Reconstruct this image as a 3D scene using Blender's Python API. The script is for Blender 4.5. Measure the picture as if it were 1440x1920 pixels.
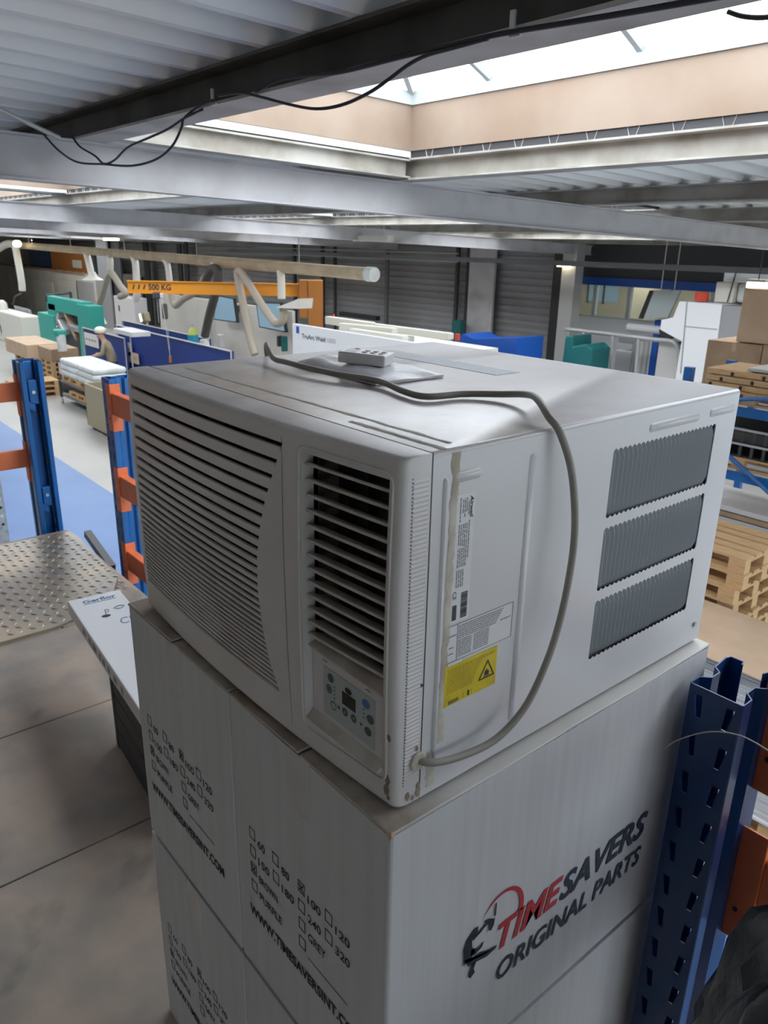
import bpy, bmesh, math, random
from mathutils import Vector, Matrix, noise
random.seed(7)
for o in list(bpy.data.objects): bpy.data.objects.remove(o)
scene = bpy.context.scene
COL = scene.collection

# ------------------------------------------------------------------ camera
CAM = Vector((0.54619, -0.52607, 1.67131))
ROT = Matrix(((0.64020702, -0.26581847, 0.72074649),
              (0.76797185, 0.19847655, -0.60895508),
              (0.01882023, 0.94337034, 0.33120719)))
FPX = 1431.6335
cd = bpy.data.cameras.new('camera')
cd.sensor_fit = 'VERTICAL'; cd.sensor_height = 36.0; cd.sensor_width = 27.0
cd.lens = FPX * 36.0 / 1920.0
cd.clip_start = 0.02; cd.clip_end = 300
cd.dof.use_dof = True; cd.dof.focus_distance = 1.25; cd.dof.aperture_fstop = 13.0
cam = bpy.data.objects.new('camera', cd); COL.objects.link(cam)
cam.matrix_world = Matrix.Translation(CAM) @ ROT.to_4x4()
scene.camera = cam

# ------------------------------------------------------------------ sky, exposure
SKY = 7.2
world = bpy.data.worlds.new('overcast_sky'); scene.world = world
world.use_nodes = True
bg = world.node_tree.nodes['Background']
wt_ = world.node_tree
wtc = wt_.nodes.new('ShaderNodeTexCoord'); wsx = wt_.nodes.new('ShaderNodeSeparateXYZ'); wmr = wt_.nodes.new('ShaderNodeMapRange'); wmx = wt_.nodes.new('ShaderNodeMix')
wmx.data_type = 'RGBA'; wmr.inputs[1].default_value = -0.02; wmr.inputs[2].default_value = 0.02
wmx.inputs['A'].default_value = (0.40, 0.40, 0.385, 1)      # glow from below the horizon, added to brighten the roof underside
wmx.inputs['B'].default_value = (0.97, 0.975, 1.0, 1)       # even overcast sky
wt_.links.new(wtc.outputs['Generated'], wsx.inputs[0]); wt_.links.new(wsx.outputs[2], wmr.inputs[0]); wt_.links.new(wmr.outputs[0], wmx.inputs['Factor'])
wt_.links.new(wmx.outputs['Result'], bg.inputs[0]); bg.inputs[1].default_value = SKY
vs = scene.view_settings
vs.view_transform = 'Standard'; vs.look = 'None'; vs.gamma = 1.0; vs.exposure = -0.10
vs.use_curve_mapping = False

# ------------------------------------------------------------------ measuring helpers (photo pixel -> place in the hall)
def ray(u, v): return ROT @ Vector(((u - 720) / FPX, -(v - 960) / FPX, -1))
def aty(u, v, Y):
    d = ray(u, v); return CAM + d * ((Y - CAM.y) / d.y)
def atx(u, v, X):
    d = ray(u, v); return CAM + d * ((X - CAM.x) / d.x)
def atz(u, v, Z):
    d = ray(u, v); return CAM + d * ((Z - CAM.z) / d.z)
def atd(u, v, t): return CAM + ray(u, v) * t
GZ = -2.5                      # ground floor level, the gallery floor is z = 0

# ------------------------------------------------------------------ materials
def mat(name, col, rough=0.5, metal=0.0, col2=None, scale=6.0, amt=1.0, lo=0.4, hi=0.65, bump=0.0, bscale=60.0,
        detail=5.0, spec=0.5, emit=None, estr=0.0, stretch=None, coat=0.0):
    m = bpy.data.materials.new(name); m.use_nodes = True
    nt = m.node_tree; b = nt.nodes['Principled BSDF']
    b.inputs['Base Color'].default_value = (*col, 1)
    b.inputs['Roughness'].default_value = rough; b.inputs['Metallic'].default_value = metal
    b.inputs['Specular IOR Level'].default_value = spec
    if coat: b.inputs['Coat Weight'].default_value = coat
    if emit:
        b.inputs['Emission Color'].default_value = (*emit, 1); b.inputs['Emission Strength'].default_value = estr
    tc = nt.nodes.new('ShaderNodeTexCoord'); src = tc.outputs['Object']
    if stretch:
        mp = nt.nodes.new('ShaderNodeMapping'); mp.inputs['Scale'].default_value = stretch
        nt.links.new(src, mp.inputs[0]); src = mp.outputs[0]
    if col2:
        n = nt.nodes.new('ShaderNodeTexNoise'); n.inputs['Scale'].default_value = scale; n.inputs['Detail'].default_value = detail
        nt.links.new(src, n.inputs['Vector'])
        r = nt.nodes.new('ShaderNodeMapRange'); r.inputs[1].default_value = lo; r.inputs[2].default_value = hi; r.inputs[4].default_value = amt
        nt.links.new(n.outputs[0], r.inputs[0])
        mx = nt.nodes.new('ShaderNodeMix'); mx.data_type = 'RGBA'
        mx.inputs['A'].default_value = (*col, 1); mx.inputs['B'].default_value = (*col2, 1)
        nt.links.new(r.outputs[0], mx.inputs['Factor']); nt.links.new(mx.outputs['Result'], b.inputs['Base Color'])
    if bump:
        n2 = nt.nodes.new('ShaderNodeTexNoise'); n2.inputs['Scale'].default_value = bscale; n2.inputs['Detail'].default_value = 4
        nt.links.new(src, n2.inputs['Vector'])
        bp = nt.nodes.new('ShaderNodeBump'); bp.inputs['Strength'].default_value = bump; bp.inputs['Distance'].default_value = 0.01
        nt.links.new(n2.outputs[0], bp.inputs['Height']); nt.links.new(bp.outputs[0], b.inputs['Normal'])
    return m

def dusty(name, col, dust, rough=0.35, scale=5.0, lo=0.42, hi=0.62, amt=0.85, side=0.12, coat=0.0, ygrad=None):
    """paint with dust that has settled on upward-facing faces in blotches"""
    m = mat(name, col, rough, coat=coat); nt = m.node_tree; b = nt.nodes['Principled BSDF']
    tc = nt.nodes.new('ShaderNodeTexCoord'); g = nt.nodes.new('ShaderNodeNewGeometry')
    n = nt.nodes.new('ShaderNodeTexNoise'); n.inputs['Scale'].default_value = scale; n.inputs['Detail'].default_value = 8
    n.inputs['Roughness'].default_value = 0.62
    nt.links.new(tc.outputs['Object'], n.inputs['Vector'])
    r = nt.nodes.new('ShaderNodeMapRange'); r.inputs[1].default_value = lo; r.inputs[2].default_value = hi; r.inputs[4].default_value = amt
    nt.links.new(n.outputs[0], r.inputs[0])
    s = nt.nodes.new('ShaderNodeSeparateXYZ'); nt.links.new(g.outputs['Normal'], s.inputs[0])
    r2 = nt.nodes.new('ShaderNodeMapRange'); r2.inputs[1].default_value = 0.3; r2.inputs[2].default_value = 0.9; r2.inputs[3].default_value = side
    nt.links.new(s.outputs[2], r2.inputs[0])
    mu = nt.nodes.new('ShaderNodeMath'); mu.operation = 'MULTIPLY'
    nt.links.new(r.outputs[0], mu.inputs[0]); nt.links.new(r2.outputs[0], mu.inputs[1])
    if ygrad:                      # dust lies thicker towards the front of the thing
        so_ = nt.nodes.new('ShaderNodeSeparateXYZ'); nt.links.new(tc.outputs['Object'], so_.inputs[0])
        r3 = nt.nodes.new('ShaderNodeMapRange'); r3.inputs[1].default_value = ygrad[0]; r3.inputs[2].default_value = ygrad[1]; r3.inputs[3].default_value = 1.0; r3.inputs[4].default_value = ygrad[2]
        nt.links.new(so_.outputs[1], r3.inputs[0]); m3 = nt.nodes.new('ShaderNodeMath'); m3.operation = 'MULTIPLY'
        nt.links.new(mu.outputs[0], m3.inputs[0]); nt.links.new(r3.outputs[0], m3.inputs[1]); mu = m3
    mx = nt.nodes.new('ShaderNodeMix'); mx.data_type = 'RGBA'
    mx.inputs['A'].default_value = (*col, 1); mx.inputs['B'].default_value = (*dust, 1)
    nt.links.new(mu.outputs[0], mx.inputs['Factor']); nt.links.new(mx.outputs['Result'], b.inputs['Base Color'])
    return m

M = {}
def defmat(key, *a, **k): M[key] = mat(key, *a, **k)
M['casing'] = dusty('white_casing_paint', (0.67, 0.67, 0.695), (0.40, 0.315, 0.235), 0.25, scale=4.2, lo=0.30, hi=0.64, amt=0.95, side=0.05, ygrad=(-0.25, 0.10, 0.28))
M['plastic'] = dusty('aged_white_plastic', (0.70, 0.675, 0.68), (0.36, 0.31, 0.27), 0.30, scale=9, lo=0.4, hi=0.7, amt=0.7, side=0.25)
defmat('louver', (0.62, 0.58, 0.54), 0.45, col2=(0.42, 0.37, 0.32), scale=14)
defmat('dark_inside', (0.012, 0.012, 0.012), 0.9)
defmat('dusty_inside', (0.20, 0.18, 0.16), 0.8, col2=(0.09, 0.08, 0.07), scale=12)
defmat('fin_grey', (0.50, 0.55, 0.60), 0.4, metal=0.0)
defmat('vent_grey', (0.46, 0.48, 0.52), 0.5)
defmat('membrane', (0.44, 0.50, 0.50), 0.4)
defmat('button_grey', (0.07, 0.09, 0.10), 0.4)
defmat('button_blue', (0.05, 0.15, 0.42), 0.4)
defmat('black_gloss', (0.012, 0.012, 0.014), 0.15)
defmat('ink', (0.035, 0.035, 0.05), 0.7)
defmat('ink_navy', (0.02, 0.025, 0.05), 0.6)
defmat('ink_red', (0.48, 0.025, 0.03), 0.55)
defmat('ink_grey', (0.30, 0.30, 0.32), 0.7)
defmat('ink_blue', (0.08, 0.19, 0.35), 0.6)
defmat('label_white', (0.72, 0.72, 0.74), 0.35)
defmat('label_yellow', (0.72, 0.56, 0.02), 0.4, col2=(0.60, 0.46, 0.03), scale=40)
defmat('ink_olive', (0.36, 0.28, 0.02), 0.6)
defmat('sealant', (0.60, 0.56, 0.49), 0.75, col2=(0.42, 0.37, 0.30), scale=30)
defmat('grime', (0.22, 0.17, 0.12), 0.8, col2=(0.34, 0.28, 0.21), scale=60)
defmat('cord', (0.30, 0.28, 0.25), 0.45)
defmat('remote', (0.80, 0.80, 0.80), 0.35)
defmat('bag_white', (0.76, 0.75, 0.78), 0.35, bump=0.25, bscale=30)
defmat('carton_white', (0.63, 0.635, 0.655), 0.62, col2=(0.59, 0.59, 0.605), scale=3, bump=0.03, bscale=10, stretch=(18, 18, 0.6))
M['carton_flap'] = dusty('carton_flap_board', (0.66, 0.645, 0.62), (0.30, 0.23, 0.17), 0.7, scale=7, lo=0.28, hi=0.60, amt=0.9, side=0.4, ygrad=(-0.33, -0.22, 0.12))
defmat('clear_tape', (0.60, 0.60, 0.605), 0.25, col2=(0.56, 0.55, 0.545), scale=20)
defmat('kraft', (0.42, 0.29, 0.18), 0.8, col2=(0.36, 0.24, 0.15), scale=4)
defmat('kraft_light', (0.60, 0.43, 0.29), 0.8, col2=(0.52, 0.37, 0.25), scale=3)
defmat('rack_blue', (0.010, 0.135, 0.42), 0.32, col2=(0.012, 0.11, 0.34), scale=5)
defmat('rack_navy', (0.009, 0.040, 0.145), 0.28, col2=(0.012, 0.055, 0.18), scale=6)
defmat('rack_orange', (0.86, 0.21, 0.07), 0.42, col2=(0.72, 0.17, 0.06), scale=6)
defmat('bolt', (0.75, 0.75, 0.72), 0.3, 0.8)
defmat('galv', (0.45, 0.46, 0.46), 0.4, 0.6, col2=(0.32, 0.33, 0.34), scale=20)
defmat('grey_tube', (0.16, 0.16, 0.16), 0.45)
defmat('bin_bag', (0.012, 0.012, 0.013), 0.22, bump=0.5, bscale=18)
defmat('web', (0.55, 0.52, 0.48), 0.8)
defmat('wood', (0.62, 0.40, 0.20), 0.75, col2=(0.50, 0.31, 0.15), scale=3, stretch=(3, 25, 25))
defmat('wood_old', (0.40, 0.27, 0.17), 0.8, col2=(0.28, 0.19, 0.12), scale=3)
defmat('steel_paint', (0.56, 0.55, 0.565), 0.45, col2=(0.45, 0.435, 0.44), scale=2.5, lo=0.45, hi=0.7)
defmat('purlin', (0.50, 0.48, 0.44), 0.55, col2=(0.30, 0.27, 0.22), scale=3.5, lo=0.42, hi=0.72)
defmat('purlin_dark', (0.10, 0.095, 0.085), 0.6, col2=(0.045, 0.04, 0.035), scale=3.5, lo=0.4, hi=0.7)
defmat('deck', (0.89, 0.91, 0.90), 0.35, col2=(0.84, 0.82, 0.79), scale=0.9)
defmat('upstand', (0.36, 0.275, 0.21), 0.6, col2=(0.30, 0.21, 0.15), scale=1.5)
defmat('frame_white', (0.52, 0.56, 0.56), 0.5)
defmat('cable', (0.014, 0.014, 0.016), 0.5)
defmat('steel_light', (0.55, 0.55, 0.54), 0.4, 0.3)
defmat('cladding', (0.33, 0.33, 0.34), 0.55, col2=(0.27, 0.27, 0.27), scale=0.6)
defmat('wall_paint', (0.70, 0.66, 0.58), 0.7, col2=(0.60, 0.56, 0.50), scale=0.7)
defmat('cream', (0.72, 0.70, 0.62), 0.5)
defmat('white_machine', (0.76, 0.77, 0.79), 0.45)
defmat('light_machine', (0.62, 0.60, 0.59), 0.5)
defmat('grey_machine', (0.30, 0.30, 0.31), 0.5)
defmat('teal', (0.03, 0.33, 0.27), 0.45)
defmat('teal_dark', (0.01, 0.13, 0.13), 0.5)
defmat('screen_blue', (0.012, 0.04, 0.22), 0.5)
defmat('bright_blue', (0.012, 0.09, 0.42), 0.45)
defmat('crane_orange', (0.80, 0.33, 0.03), 0.45)
defmat('rust_orange', (0.42, 0.16, 0.03), 0.5)
defmat('duct', (0.56, 0.44, 0.28), 0.55, col2=(0.44, 0.35, 0.23), scale=3)
defmat('hose', (0.42, 0.36, 0.29), 0.75)
defmat('hose_dark', (0.09, 0.08, 0.075), 0.7)
defmat('hood', (0.74, 0.70, 0.63), 0.5)
defmat('monitor_glass', (0.30, 0.45, 0.55), 0.2, emit=(0.35, 0.55, 0.70), estr=0.22)
defmat('black', (0.02, 0.02, 0.02), 0.5)
defmat('charcoal', (0.055, 0.055, 0.06), 0.6)
defmat('tube_lit', (1, 1, 1), 0.5, emit=(1.0, 0.97, 0.88), estr=9.0)
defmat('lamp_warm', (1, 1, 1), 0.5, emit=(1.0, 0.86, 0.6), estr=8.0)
defmat('skin', (0.55, 0.30, 0.20), 0.6)
defmat('jacket', (0.34, 0.28, 0.19), 0.85)
defmat('trousers', (0.05, 0.055, 0.07), 0.85)
defmat('helmet', (0.80, 0.80, 0.62), 0.35)
defmat('sack', (0.74, 0.77, 0.77), 0.5, col2=(0.62, 0.62, 0.58), scale=3)
defmat('olive_board', (0.34, 0.29, 0.19), 0.75)
defmat('yellow_green', (0.50, 0.55, 0.10), 0.4)
defmat('cyan', (0.03, 0.35, 0.50), 0.4)
defmat('red', (0.65, 0.06, 0.03), 0.5)
defmat('green', (0.10, 0.30, 0.08), 0.6)
defmat('concrete_grey', (0.40, 0.38, 0.35), 0.38, col2=(0.36, 0.34, 0.315), scale=0.8)
defmat('floor_blue', (0.11, 0.20, 0.40), 0.38, col2=(0.095, 0.175, 0.36), scale=0.8)
defmat('beige', (0.74, 0.64, 0.45), 0.7)
defmat('paper', (0.74, 0.73, 0.68), 0.6)

# gallery boards: worn beige coating with grey patches and dark stains
def board_mat():
    m = mat('worn_board', (0.43, 0.345, 0.28), 0.55, col2=(0.29, 0.26, 0.23), scale=3.2, lo=0.42, hi=0.60, bump=0.08, bscale=25)
    nt = m.node_tree; b = nt.nodes['Principled BSDF']
    mx0 = b.inputs['Base Color'].links[0].from_node
    g = nt.nodes.new('ShaderNodeTexCoord')
    n = nt.nodes.new('ShaderNodeTexNoise'); n.inputs['Scale'].default_value = 2.1; n.inputs['Detail'].default_value = 6; n.inputs['Distortion'].default_value = 0.6
    nt.links.new(g.outputs['Object'], n.inputs['Vector'])
    r = nt.nodes.new('ShaderNodeMapRange'); r.inputs[1].default_value = 0.60; r.inputs[2].default_value = 0.70; r.inputs[4].default_value = 0.7
    nt.links.new(n.outputs[0], r.inputs[0])
    mx = nt.nodes.new('ShaderNodeMix'); mx.data_type = 'RGBA'; mx.inputs['B'].default_value = (0.10, 0.095, 0.09, 1)
    nt.links.new(mx0.outputs['Result'], mx.inputs['A']); nt.links.new(r.outputs[0], mx.inputs['Factor'])
    nt.links.new(mx.outputs['Result'], b.inputs['Base Color'])
    return m
M['board'] = board_mat()
M['tread'] = mat('tread_plate', (0.27, 0.245, 0.215), 0.38, 0.5, col2=(0.40, 0.33, 0.24), scale=3, lo=0.42, hi=0.65)

def glass_mat(name, tint, fac, rough=0.1):
    m = bpy.data.materials.new(name); m.use_nodes = True; nt = m.node_tree; nt.nodes.clear()
    o = nt.nodes.new('ShaderNodeOutputMaterial'); t = nt.nodes.new('ShaderNodeBsdfTransparent'); t.inputs[0].default_value = (*tint, 1)
    g = nt.nodes.new('ShaderNodeBsdfPrincipled'); g.inputs['Base Color'].default_value = (0.8, 0.85, 0.88, 1); g.inputs['Roughness'].default_value = rough
    x = nt.nodes.new('ShaderNodeMixShader'); x.inputs[0].default_value = fac
    nt.links.new(t.outputs[0], x.inputs[1]); nt.links.new(g.outputs[0], x.inputs[2]); nt.links.new(x.outputs[0], o.inputs[0])
    return m
M['pane'] = glass_mat('rooflight_pane', (0.90, 0.96, 1.0), 0.08)
M['window_glass'] = glass_mat('window_glass', (0.85, 0.9, 0.9), 0.15)
M['film'] = glass_mat('clear_film', (0.92, 0.92, 0.92), 0.35, 0.25)

# ------------------------------------------------------------------ mesh builder
def world_origin(o):
    v = Vector((0, 0, 0))
    while o is not None: v = v + o.location; o = o.parent
    return v

class MB:
    def __init__(s): s.v = []; s.f = []; s.mi = []
    def add(s, vs, fs, mi=0):
        n = len(s.v); s.v += [Vector(p) for p in vs]
        for f in fs: s.f.append([n + i for i in f]); s.mi.append(mi)
        return s
    def box(s, a, b, mi=0):
        x0, y0, z0 = a; x1, y1, z1 = b
        return s.add([(x0,y0,z0),(x1,y0,z0),(x1,y1,z0),(x0,y1,z0),(x0,y0,z1),(x1,y0,z1),(x1,y1,z1),(x0,y1,z1)],
                     [(0,3,2,1),(4,5,6,7),(0,1,5,4),(1,2,6,5),(2,3,7,6),(3,0,4,7)], mi)
    def obox(s, c, ux, uy, uz, hx, hy, hz, mi=0):
        c = Vector(c); X = Vector(ux).normalized() * hx; Y = Vector(uy).normalized() * hy; Z = Vector(uz).normalized() * hz
        P = [c-X-Y-Z, c+X-Y-Z, c+X+Y-Z, c-X+Y-Z, c-X-Y+Z, c+X-Y+Z, c+X+Y+Z, c-X+Y+Z]
        return s.add(P, [(0,3,2,1),(4,5,6,7),(0,1,5,4),(1,2,6,5),(2,3,7,6),(3,0,4,7)], mi)
    def prism(s, poly, ext, mi=0):
        """closed polygon (3D points) swept by vector ext"""
        P = [Vector(p) for p in poly]; e = Vector(ext); n = len(P)
        fs = [list(range(n))[::-1], list(range(n, 2*n))]
        for i in range(n): j = (i+1) % n; fs.append([i, j, n+j, n+i])
        return s.add(P + [p + e for p in P], fs, mi)
    def strip(s, prof, ext, mi=0):
        """open profile swept by ext, no caps"""
        P = [Vector(p) for p in prof]; e = Vector(ext); n = len(P)
        return s.add(P + [p + e for p in P], [[i, i+1, n+i+1, n+i] for i in range(n-1)], mi)
    def tube(s, path, r, n=8, caps=True, mi=0):
        P = [Vector(p) for p in path]; m = len(P)
        rs = r if isinstance(r, (list, tuple)) else [r] * m
        vs = []; prev = None
        for i, p in enumerate(P):
            d = (P[min(i+1, m-1)] - P[max(i-1, 0)]).normalized()
            if prev is None:
                up = Vector((0, 0, 1)) if abs(d.z) < 0.9 else Vector((1, 0, 0))
                a = d.cross(up).normalized()
            else:
                a = (prev - d * prev.dot(d)).normalized()
            b = d.cross(a); prev = a
            for k in range(n):
                t = 2*math.pi*k/n; vs.append(p + (a*math.cos(t) + b*math.sin(t)) * rs[i])
        fs = []
        for i in range(m-1):
            for k in range(n):
                k2 = (k+1) % n; fs.append([i*n+k, i*n+k2, (i+1)*n+k2, (i+1)*n+k])
        if caps: fs.append(list(range(n))[::-1]); fs.append([(m-1)*n+k for k in range(n)])
        return s.add(vs, fs, mi)
    def cyl(s, a, b, r, n=12, mi=0): return s.tube([a, b], r, n, True, mi)
    def disc(s, c, ux, uy, rx, ry, n=16, mi=0):
        c = Vector(c); X = Vector(ux) * rx; Y = Vector(uy) * ry
        return s.add([c + X*math.cos(2*math.pi*k/n) + Y*math.sin(2*math.pi*k/n) for k in range(n)], [list(range(n))], mi)
    def grid(s, pts, mask=None, back=None, mi=0):
        """pts[i][j] front points; back[i][j] rear points give thickness with walls at every open edge"""
        R = len(pts); K = len(pts[0]); vs = [p for row in pts for p in row]
        has = lambda i, j: 0 <= i < R-1 and 0 <= j < K-1 and (mask is None or mask(i, j))
        fs = []; n = R*K
        if back: vs += [p for row in back for p in row]
        for i in range(R-1):
            for j in range(K-1):
                if not has(i, j): continue
                a, b, c, d = i*K+j, i*K+j+1, (i+1)*K+j+1, (i+1)*K+j
                fs.append([a, b, c, d])
                if back:
                    fs.append([n+d, n+c, n+b, n+a])
                    if not has(i-1, j): fs.append([b, a, n+a, n+b])
                    if not has(i+1, j): fs.append([d, c, n+c, n+d])
                    if not has(i, j-1): fs.append([a, d, n+d, n+a])
                    if not has(i, j+1): fs.append([c, b, n+b, n+c])
        return s.add(vs, fs, mi)
    def build(s, name, material, parent=None, bevel=0, seg=2, smooth=False, solid=0, fixn=True, sm_angle=None):
        off = world_origin(parent) if parent else Vector((0, 0, 0))
        me = bpy.data.meshes.new(name); me.from_pydata([tuple(p - off) for p in s.v], [], s.f)
        mats = material if isinstance(material, (list, tuple)) else [material]
        for k in mats: me.materials.append(M[k] if isinstance(k, str) else k)
        for p, k in zip(me.polygons, s.mi): p.material_index = k
        if fixn:
            bm = bmesh.new(); bm.from_mesh(me); bmesh.ops.remove_doubles(bm, verts=bm.verts, dist=1e-6)
            bmesh.ops.recalc_face_normals(bm, faces=bm.faces); bm.to_mesh(me); bm.free()
        if smooth:
            for p in me.polygons: p.use_smooth = True
            if sm_angle: me.set_sharp_from_angle(angle=math.radians(sm_angle))
        me.update()
        o = bpy.data.objects.new(name, me); COL.objects.link(o)
        if parent: o.parent = parent
        if solid: md = o.modifiers.new('thickness', 'SOLIDIFY'); md.thickness = solid; md.offset = 0
        if bevel:
            md = o.modifiers.new('bevel', 'BEVEL'); md.width = bevel; md.segments = seg; md.limit_method = 'ANGLE'; md.angle_limit = math.radians(35)
        return o

def tag(o, label=None, cat=None, group=None, kind=None):
    if label: o['label'] = label
    if cat: o['category'] = cat
    if group: o['group'] = group
    if kind: o['kind'] = kind
    return o
def thing(name, label, cat, loc=(0, 0, 0), group=None):
    o = bpy.data.objects.new(name, None); COL.objects.link(o); o.location = loc; o.empty_display_size = 0.1
    return tag(o, label, cat, group)
def struct(o): o['kind'] = 'structure'; return o
def copy_tree(o, parent=None):
    c = o.copy(); COL.objects.link(c); c.parent = parent
    for ch in o.children: copy_tree(ch, c)
    return c
def share(o, loc, parent, rot=None):
    c = o.copy(); COL.objects.link(c); c.parent = parent; c.location = Vector(loc) - world_origin(parent)
    if rot is not None: c.rotation_euler = rot
    return c
def smoothpath(P, n=6):
    P = [Vector(p) for p in P]; out = []
    for i in range(len(P)-1):
        p0, p1, p2, p3 = P[max(i-1, 0)], P[i], P[i+1], P[min(i+2, len(P)-1)]
        for k in range(n):
            t = k/n
            out.append(0.5*((2*p1) + (p2-p0)*t + (2*p0-5*p1+4*p2-p3)*t*t + (3*p1-p0-3*p2+p3)*t**3))
    out.append(P[-1]); return out

_fc = {}
def text(name, s, width, height, m, parent, org, right, up, shear=0.0, bold=0.0, center=False, space=1.0):
    """flat lettering as a mesh; org = lower-left corner in the world, fitted to width and cap height"""
    key = (s, shear, bold, space)
    if key not in _fc:
        c = bpy.data.curves.new('lettering', 'FONT'); c.body = s; c.size = 1; c.shear = shear; c.offset = bold; c.space_character = space
        c.resolution_u = 3
        t = bpy.data.objects.new('lettering', c); COL.objects.link(t)
        bpy.context.view_layer.update()
        dg = bpy.context.evaluated_depsgraph_get()
        me = bpy.data.meshes.new_from_object(t.evaluated_get(dg))
        vs = [v.co.copy() for v in me.vertices]; fs = [list(p.vertices) for p in me.polygons]
        bpy.data.objects.remove(t); bpy.data.curves.remove(c); bpy.data.meshes.remove(me)
        x0 = min(v.x for v in vs); x1 = max(v.x for v in vs)
        _fc[key] = ([Vector(((v.x-x0)/(x1-x0), v.y/0.69, 0)) for v in vs], fs)
    vs, fs = _fc[key]; R = Vector(right).normalized(); U = Vector(up).normalized(); N = R.cross(U)
    o0 = Vector(org)
    if center: o0 = o0 - R*width/2 - U*height/2
    mb = MB(); mb.add([o0 + R*(v.x*width) + U*(v.y*height) + N*0.0004 for v in vs], fs)
    return mb.build(name, m, parent, fixn=False)

# =================================================================== THE BUILDING
RS = 0.03                                   # the roof falls gently along +y
def zr(y): return 2.335 - RS*(y - 1.2)      # top of the purlins / underside of the deck
PUR = 0.145; RAF = 0.235
XL, XR, YN, YF = -58.0, 7.0, -4.5, 16.6
# ---- ground floor
fl = MB().box((XL, 3.98, GZ-0.2), (XR, YF+4, GZ)).build('floor', 'concrete_grey'); struct(fl)
MB().box((XL, 0.9, GZ-0.2), (XR, 3.98, GZ+0.001)).build('blue_aisle', 'floor_blue', fl)
MB().box((XL, YN, GZ-0.2), (XR, 0.9, GZ)).build('concrete_strip', 'concrete_grey', fl)

# ---- walls
def ribbed_wall(name, x0, x1, z0, z1, y, pitch=0.19, dep=0.035):
    mb = MB(); z = z0; prof = []
    while z < z1:
        prof += [(0, y, z), (0, y, z+pitch*0.62), (0, y+dep, z+pitch*0.70), (0, y+dep, z+pitch*0.92)]
        z += pitch
    prof = [(x0, p[1], min(p[2], z1)) for p in prof]
    mb.strip(prof, (x1-x0, 0, 0))
    return mb.build(name, 'cladding')
wb = ribbed_wall('wall_back', XL, -12.6, GZ, 2.2, YF); struct(wb)
wl = MB().box((XL-0.2, YN, GZ), (XL, YF, 4)).build('wall_left', 'wall_paint'); struct(wl)
wn = MB().box((XL, YN-0.2, GZ), (XR, YN, 3)).build('wall_front', 'wall_paint'); struct(wn)
wr = thing('wall_right', None, None, (XR, 0, GZ)); struct(wr)
WZ0, WZ1 = -1.7, 1.25  # unseen window band in this wall, added and sized for its light
MB().box((XR, YN, GZ), (XR+0.2, 22, WZ0)).build('parapet', 'wall_paint', wr); MB().box((XR, YN, WZ1), (XR+0.2, 22, 3)).build('lintel', 'wall_paint', wr)
for k in range(12): MB().box((XR, YN+2.35*k-0.06, WZ0), (XR+0.12, YN+2.35*k+0.06, WZ1)).build('mullion', 'steel_paint', wr)
for k in range(11): MB().box((XR+0.05, YN+2.35*k+0.06, WZ0), (XR+0.055, YN+2.35*k+2.29, WZ1)).build('pane', 'pane', wr)
ld = bpy.data.lights.new('daylight_portal', 'AREA'); ld.shape = 'RECTANGLE'; ld.size = WZ1-WZ0; ld.size_y = 26; ld.cycles.is_portal = True
lo = bpy.data.objects.new('daylight_portal', ld); COL.objects.link(lo); lo.location = (XR-0.02, YN+13, (WZ0+WZ1)/2); lo.rotation_euler = (0, math.radians(90), 0)

# ---- roof deck (trapezoidal sheet), purlins, rafters
ceil = thing('ceiling', None, None); struct(ceil)
PITCH = 0.275; RIB = 0.085
def deck(x0, x1, y0, y1):
    n0 = math.floor(x0/PITCH); prof = []
    xs = []
    k = n0
    while k*PITCH < x1:
        b = k*PITCH
        xs += [(b, 0), (b+0.045, 0), (b+0.075, RIB), (b+0.245, RIB)]
        k += 1
    xs.append((k*PITCH, 0))
    xs = [(min(max(x, x0), x1), z) for x, z in xs]
    mb = MB()
    mb.add([(x, y0, zr(y0)+z) for x, z in xs] + [(x, y1, zr(y1)+z) for x, z in xs],
           [[i, i+1, len(xs)+i+1, len(xs)+i] for i in range(len(xs)-1)])
    return mb.build('roof_sheet', 'deck', ceil, fixn=False)
PY = [-1.1 + 2.35*k for k in range(-1, 9)]        # purlin centre lines: ... 1.25, 3.6, 5.95 ...
RX = [-4.2 - 7.4*k for k in range(-1, 6)]         # rafter lines: 3.2, -4.2, -11.6 ...
SKY_OPEN = []                                     # x0, x1, y0, y1
SKY_OPEN.append((-4.02, 2.95, 1.42, 3.52))
SKY_OPEN.append((-11.4, -4.9, 6.12, 8.22))
SKY_OPEN.append((-11.35, -7.4, 1.42, 3.52))
SKY_OPEN.append((-11.35, -7.6, -0.93, 1.08))  # unseen rooflight, added and placed to light the gallery floor and deck
for k in (2, 3, 4, 5): SKY_OPEN.append((-4.2-7.4*k+0.35, -4.2-7.4*(k-1)-0.4, 1.42, 3.52))
for k in (2, 3, 4, 5): SKY_OPEN.append((-4.2-7.4*k+0.35, -4.2-7.4*(k-1)-0.4, 6.12, 8.22))
for k in (0, 1, 2, 3, 4, 5): SKY_OPEN.append((-4.2-7.4*k+0.35, -4.2-7.4*(k-1)-0.4, 10.82, 12.92))
ylines = sorted(set([YN, 21.0] + [a for s in SKY_OPEN for a in s[2:]]))
for i in range(len(ylines)-1):
    y0, y1 = ylines[i], ylines[i+1]
    holes = sorted([(s[0], s[1]) for s in SKY_OPEN if s[2] <= y0+1e-6 and s[3] >= y1-1e-6])
    x = XL
    for a, b in holes: deck(x, a, y0, y1); x = b
    deck(x, XR, y0, y1)

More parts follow.
